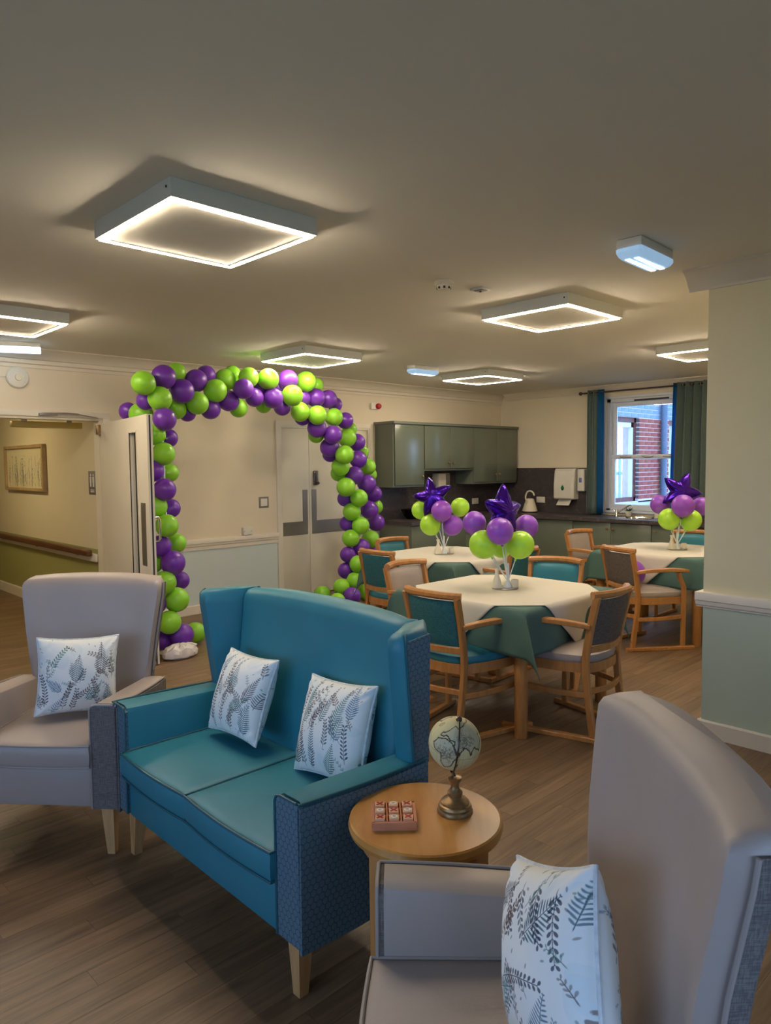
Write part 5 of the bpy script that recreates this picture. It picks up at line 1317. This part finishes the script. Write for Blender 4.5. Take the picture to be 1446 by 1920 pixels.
# things on the worktop
r = thing('glass_bowl', 'dark smoked glass bowl on the worktop beside the balloon arch', 'bowl', (6.88, 6.60, ZW))
bm = B(); lathe(bm, [(.055, 0), (.070, .004), (.105, .05), (.135, .11), (.142, .132), (.137, .132), (.100, .055), (.060, .012)], 8); mesh_obj('bowl_body', bm, 'bowl', r, 0)
r = thing('towel_box', 'cream paper towel box fixed under the middle wall cupboard', 'dispenser', (7.62, WY-.012, 1.23))
bm = B(); box(bm, -.12, .12, -.13, 0, 0, .20, .012); mesh_obj('box_body', bm, 'cream', r)
bm = B(); box(bm, .03, .115, -.134, -.13, .03, .19, .001); mesh_obj('front_window', bm, 'steel', r)
r = thing('toaster', 'black toaster on the worktop behind the nearest foil star', 'toaster', (8.62, 6.52, ZW))
bm = B(); box(bm, -.15, .15, -.09, .09, .012, .20, .025, 3); mesh_obj('toaster_body', bm, 'black', r)
bm = B(); box(bm, -.11, .11, -.035, -.015, .198, .204); box(bm, -.11, .11, .015, .035, .198, .204); mesh_obj('slot', bm, 'gunmetal', r)
bm = B(); box(bm, -.14, .14, -.08, .08, 0, .012); mesh_obj('foot', bm, 'dark', r)
bm = B(); box(bm, .15, .17, -.02, .02, .12, .14, .004); mesh_obj('lever', bm, 'gunmetal', r)
def outlet(lb, loc, ax):
    r = thing('wall_outlet', lb, 'wall outlet', loc, 0, 'white kitchen wall outlets')
    bm = B(); (box(bm, -.073, .073, -.010, 0, -.043, .043, .003) if ax == 'y' else box(bm, -.010, 0, -.073, .073, -.043, .043, .003)); mesh_obj('plate', bm, 'white', r)
    bm = B()
    for s in (-.035, .035):
        box(bm, s-.006, s+.006, -.014, -.010, .010, .028) if ax == 'y' else box(bm, -.014, -.010, s-.006, s+.006, .010, .028)
    mesh_obj('rocker', bm, 'cream', r)
outlet('white socket on the back splashback beside the toaster', (8.46, WY-.012, 1.00), 'y')
outlet('white socket on the window side splashback behind the kettle', (WX-.012, 6.06, 1.015), 'x')
r = thing('kettle', 'cream pyramid kettle with loop handle near the corner of the worktop', 'kettle', (8.90, 6.12, ZW)); r.scale = (1.12, 1.12, 1.12)
bm = B(); lathe(bm, [(.100, 0), (.104, .008), (.100, .014)], 36); mesh_obj('base', bm, 'gunmetal', r)
bm = B(); lathe(bm, [(.098, .015), (.100, .022), (.078, .095), (.054, .165), (.050, .175), (.030, .182)], 36)
loft(bm, [[Vector((-.05-.030*k+.0, y*(1-.4*k)+.06*0, .11+z*(1-.5*k)+.035*k)) for y, z in ((-.02, -.03), (.02, -.03), (.014, .03), (-.014, .03))] for k in (0, 1)]); mesh_obj('kettle_body', bm, 'cream', r)
bm = B(); lathe(bm, [(.006, .180), (.006, .192), (.013, .200), (.010, .212)], 16); mesh_obj('lid_knob', bm, 'gunmetal', r)
bm = B(); tube(bm, bez([(0, .055, .150), (0, .070, .20), (0, .045, .262), (0, 0, .280), (0, -.045, .262), (0, -.068, .222)], 5), .0105, 10); mesh_obj('handle', bm, 'cream', r)
r = thing('towel_dispenser', 'white paper towel dispenser with a green drop, beside the curtain', 'dispenser', (WX-.012, 5.60, 0))
bm = B(); loft(bm, [[Vector((x, y, z)) for x, y in ((0, -.165), (0, .165), (-d*.8, .165), (-d, .14), (-d, -.14), (-d*.8, -.165))] for z, d in ((1.04, .13), (1.06, .15), (1.25, .15), (1.44, .12), (1.475, .09))]); mesh_obj('dispenser_body', bm, 'white', r, 30)
bm = B(); ds = []
for k in range(28):
    a = 2*PI*k/28; q = .030*(1+.0*a); yy = .026*math.sin(a)*(1 if math.cos(a) < 0 else (1-math.cos(a))**.8+.02); ds.append(Vector((-.1535, yy, 1.205-.035*math.cos(a)*-1 if False else 1.205+.040*math.cos(a))))
loft(bm, [ds, [p+Vector((.003, 0, 0)) for p in ds]]); mesh_obj('drop_logo', bm, 'logo', r, 0)
bm = B(); lathe(bm, [(.011, -.1545+.1545), (.011, .0012)], 16, mtx=Matrix.Translation((-.1537, 0, 1.185)) @ Matrix.Rotation(-PI/2, 4, 'Y')); mesh_obj('logo_centre', bm, 'black', r, 0)
bm = B(); loft(bm, [[Vector((-.06-.035*k, y+.03*k, 1.045-.095*k)) for y in (-.10, .11)]+[Vector((-.055-.035*k, y+.03*k, 1.045-.095*k)) for y in (.11, -.10)] for k in (0, .5, 1)]); mesh_obj('paper_towel', bm, 'white', r, 0)
r = thing('soap_dispenser', 'small white soap dispenser between the towel dispenser and curtain', 'dispenser', (WX-.012, 5.345, 0))
bm = B(); box(bm, -.10, 0, -.055, .055, 1.155, 1.47, .018, 3); mesh_obj('dispenser_body', bm, 'white', r)
bm = B(); box(bm, -.102, -.10, -.022, .022, 1.28, 1.345, .0008, 1); mesh_obj('logo', bm, 'bluelogo', r)
r = thing('sink', 'round edged steel sink set in the worktop under the window', 'sink', (8.80, 4.40, ZW))
bm = B(); rings = []
for (sx_, sy_, z) in ((.200, .240, 0), (.200, .240, .004), (.170, .205, .004), (.160, .195, -.02), (.150, .185, -.14), (.02, .02, -.15)):
    rings.append([Vector((sx_*(abs(math.cos(a))**.6)*(1 if math.cos(a) > 0 else -1), sy_*(abs(math.sin(a))**.6)*(1 if math.sin(a) > 0 else -1), z)) for a in [2*PI*k/40 for k in range(40)]])
loft(bm, rings, True, False); mesh_obj('basin', bm, 'chrome', r, 40)
r = thing('tap', 'chrome mixer tap with long spout beside the sink', 'tap', (8.86, 4.72, ZW))
bm = B(); lathe(bm, [(.024, 0), (.024, .006), (.018, .02), (.018, .085), (.012, .10)], 20); mesh_obj('tap_body', bm, 'chrome', r)
bm = B(); tube(bm, bez([(0, -.01, .05), (.02, -.08, .10), (.03, -.17, .155), (.03, -.20, .150)], 5), .010, 10); mesh_obj('spout', bm, 'chrome', r)
bm = B(); tube(bm, [(0, .012, .06), (-.01, .05, .10)], .007, 8); mesh_obj('lever', bm, 'chrome', r)
def plant(x, y, lb, sc):
    r = thing('potted_succulent', lb, 'plant', (x, y, WZ0 if False else ZW), 0, 'potted succulents on the worktop')
    bm = B(); lathe(bm, [(.030, 0), (.036, .01), (.042, .07), (.038, .072), (.034, .055)], 20); mesh_obj('pot', bm, 'cream', r)
    R = random.Random(int(x*100)); lm = None
    for k in range(16):
        a = k*2.4; e = .35+.75*(k/16)
        if lm is None:
            bm = B(); loft(bm, [[Vector((-.009*w2, 0, 0+L_)), Vector((0, .004*w2, L_)), Vector((.009*w2, 0, L_)), Vector((0, -.003*w2, L_))] for w2, L_ in ((.5, 0), (1.1, .03), (.8, .06), (.05, .09))]); o = mesh_obj('leaf', bm, 'leaf', r, 0); lm = o.data
        else: o = bpy.data.objects.new('leaf', lm); COL.objects.link(o); o.parent = r
        o.location = (0, 0, .066); s = sc*R.uniform(.8, 1.1); o.scale = (s, s, s)
        o.rotation_euler = Vector((0, 0, 1)).rotation_difference(Vector((math.cos(a)*math.cos(e), math.sin(a)*math.cos(e), math.sin(e)))).to_euler()
plant(9.00, 4.62, 'small green succulent in a pot behind the tap', .85)
plant(9.00, 4.22, 'dark spiky succulent in a white pot right of the tap', 1.05)
r = thing('small_dish', 'white dish on the worktop right of the far left centrepiece', 'dish', (7.98, 6.42, ZW))
bm = B(); lathe(bm, [(.06, 0), (.075, .006), (.10, .022), (.097, .024), (.06, .010)], 28); mesh_obj('dish_body', bm, 'white', r)

# curtains
RXc, RZ = WX-.10, 2.515
r = thing('curtain_pole', 'thin dark metal curtain pole above the window', 'curtain pole', (RXc, 4.5, RZ))
bm = B(); tube(bm, [(0, -1.05, 0), (0, .82, 0)], .011, 10); mesh_obj('pole', bm, 'gunmetal', r)
for s, y in ((1, .83), (-1, -1.06)):
    bm = B(); lathe(bm, [(.010, 0), (.022, .012), (.027, .03), (.018, .048), (.005, .055)], 16, mtx=Matrix.Translation((0, y, 0)) @ Matrix.Rotation(-s*PI/2, 4, 'X')); mesh_obj('finial', bm, 'gunmetal', r)
bm = B()
for y in (.70, -.95): box(bm, -.004, .10, y-.012, y+.012, -.012, .012, .003)
mesh_obj('bracket', bm, 'gunmetal', r)
def curtain(lb, y0, y1, folds, amp, z0, lining, sway=0.0):
    r = thing('curtain', lb, 'curtain', (RXc, (y0+y1)/2, 0), 0, 'curtains at the kitchen window')
    def sheet(bm, off, ya, yb):
        n, m_ = folds*14, 16; G = []
        for j in range(m_+1):
            z = z0+(RZ+.035-z0)*j/m_; t = 1-j/m_; row = []
            for i in range(n+1):
                u = i/n; yy = ya+(yb-ya)*u+sway*t; a = amp*(1+.25*t)
                row.append(Vector((a*math.sin(2*PI*folds*u+.4*t*math.sin(u*5)), yy-(y0+y1)/2+.012*math.sin(4*PI*folds*u), z)))
            G.append(row)
        F = [[bm.verts.new(p) for p in row] for row in G]
        for a_, b_ in zip(F[:-1], F[1:]):
            for i in range(n): bm.faces.new((a_[i], a_[i+1], b_[i+1], b_[i]))
    bm = B(); sheet(bm, 0, y0, y1); o = mesh_obj('drape', bm, 'curtain_g', r, 70); md = o.modifiers.new('thickness', 'SOLIDIFY'); md.thickness = .004
    if lining:
        bm = B(); n = 18; rows = []
        for j in range(9):
            z = z0+.005+(RZ+.03-z0)*j/8; rows.append([bm.verts.new((lining[2]+.030*math.sin(PI*i/n)-.02*i/n*0, lining[0]+(lining[1]-lining[0])*i/n-(y0+y1)/2+sway*(1-j/8), z)) for i in range(n+1)])
        for a_, b_ in zip(rows[:-1], rows[1:]):
            for i in range(n): bm.faces.new((a_[i], a_[i+1], b_[i+1], b_[i]))
        o = mesh_obj('lining', bm, 'curtain_b', r, 70); md = o.modifiers.new('thickness', 'SOLIDIFY'); md.thickness = .003
        o['label'] = 'bright teal blue lining edge'
    bm = B()
    for k in range(folds*2):
        y = y0+(y1-y0)*(k+.5)/(folds*2)-(y0+y1)/2
        rg = [[Vector((.0+.0, y, RZ)) + Vector((q*math.cos(2*PI*i/20), w_, q*math.sin(2*PI*i/20))) for q, w_ in ((.020, -.003), (.028, -.003), (.028, .003), (.020, .003))] for i in range(21)]
        loft(bm, rg, True, False)
    mesh_obj('eyelet', bm, 'steel', r)
curtain('sage curtain with blue lining bunched at the left of the kitchen window', 5.085, 5.245, 2, .036, .850, (4.985, 5.085, -.02))
curtain('wider sage curtain at the right of the kitchen window, beside the cream wall', 3.56, 3.99, 4, .055, .850, (3.99, 4.04, -.01), .03)

# picture in the corridor
r = thing('framed_picture', 'framed wildflower meadow print in a pale wooden frame on the corridor wall', 'picture', (CX-.02, 8.92, 1.56))
w2, h2 = .66, .262
bm = B()
for a, b, c, d in ((-w2, w2, -h2, -h2+.035), (-w2, w2, h2-.035, h2), (-w2, -w2+.045, -h2+.035, h2-.035), (w2-.045, w2, -h2+.035, h2-.035)): box(bm, -.028, .018, a, b, c, d, .003, 1)
mesh_obj('frame', bm, 'frame', r, 0)
def meadow(w_=260, h_=120):
    c = Canvas(w_, h_, (.84, .80, .66)); R = random.Random(11)
    for k in range(46):
        x = R.uniform(.04, .96); L = R.uniform(.12, .36); pts = [(x+.012*math.sin(t*.5+k), .02+L*t/10) for t in range(11)]
        col = lin(R.choice([(.30, .32, .34), (.42, .42, .36), (.30, .34, .42)])); c.line(pts, .0022, col, .8)
        for t in range(3, 11):
            if R.random() < .8: c.ell(pts[t][0]+R.uniform(-.012, .012), pts[t][1], .007, .0035, R.random()*3, col, .8)
        if R.random() < .4: c.ell(pts[-1][0], pts[-1][1], .011, .010, 0, lin((.35, .37, .48)), .7)
    return c.a
grid_obj('picture_print', lambda U, V: (np.full_like(U, -.004), (w2-.04)*(1-2*U), (h2-.03)*(2*V-1)), 200, 90, meadow(), 'paperprint', r)
bm = B(); box(bm, -.003, .018, -w2+.01, w2-.01, -h2+.01, h2-.01); mesh_obj('backing', bm, 'frame', r, 0)
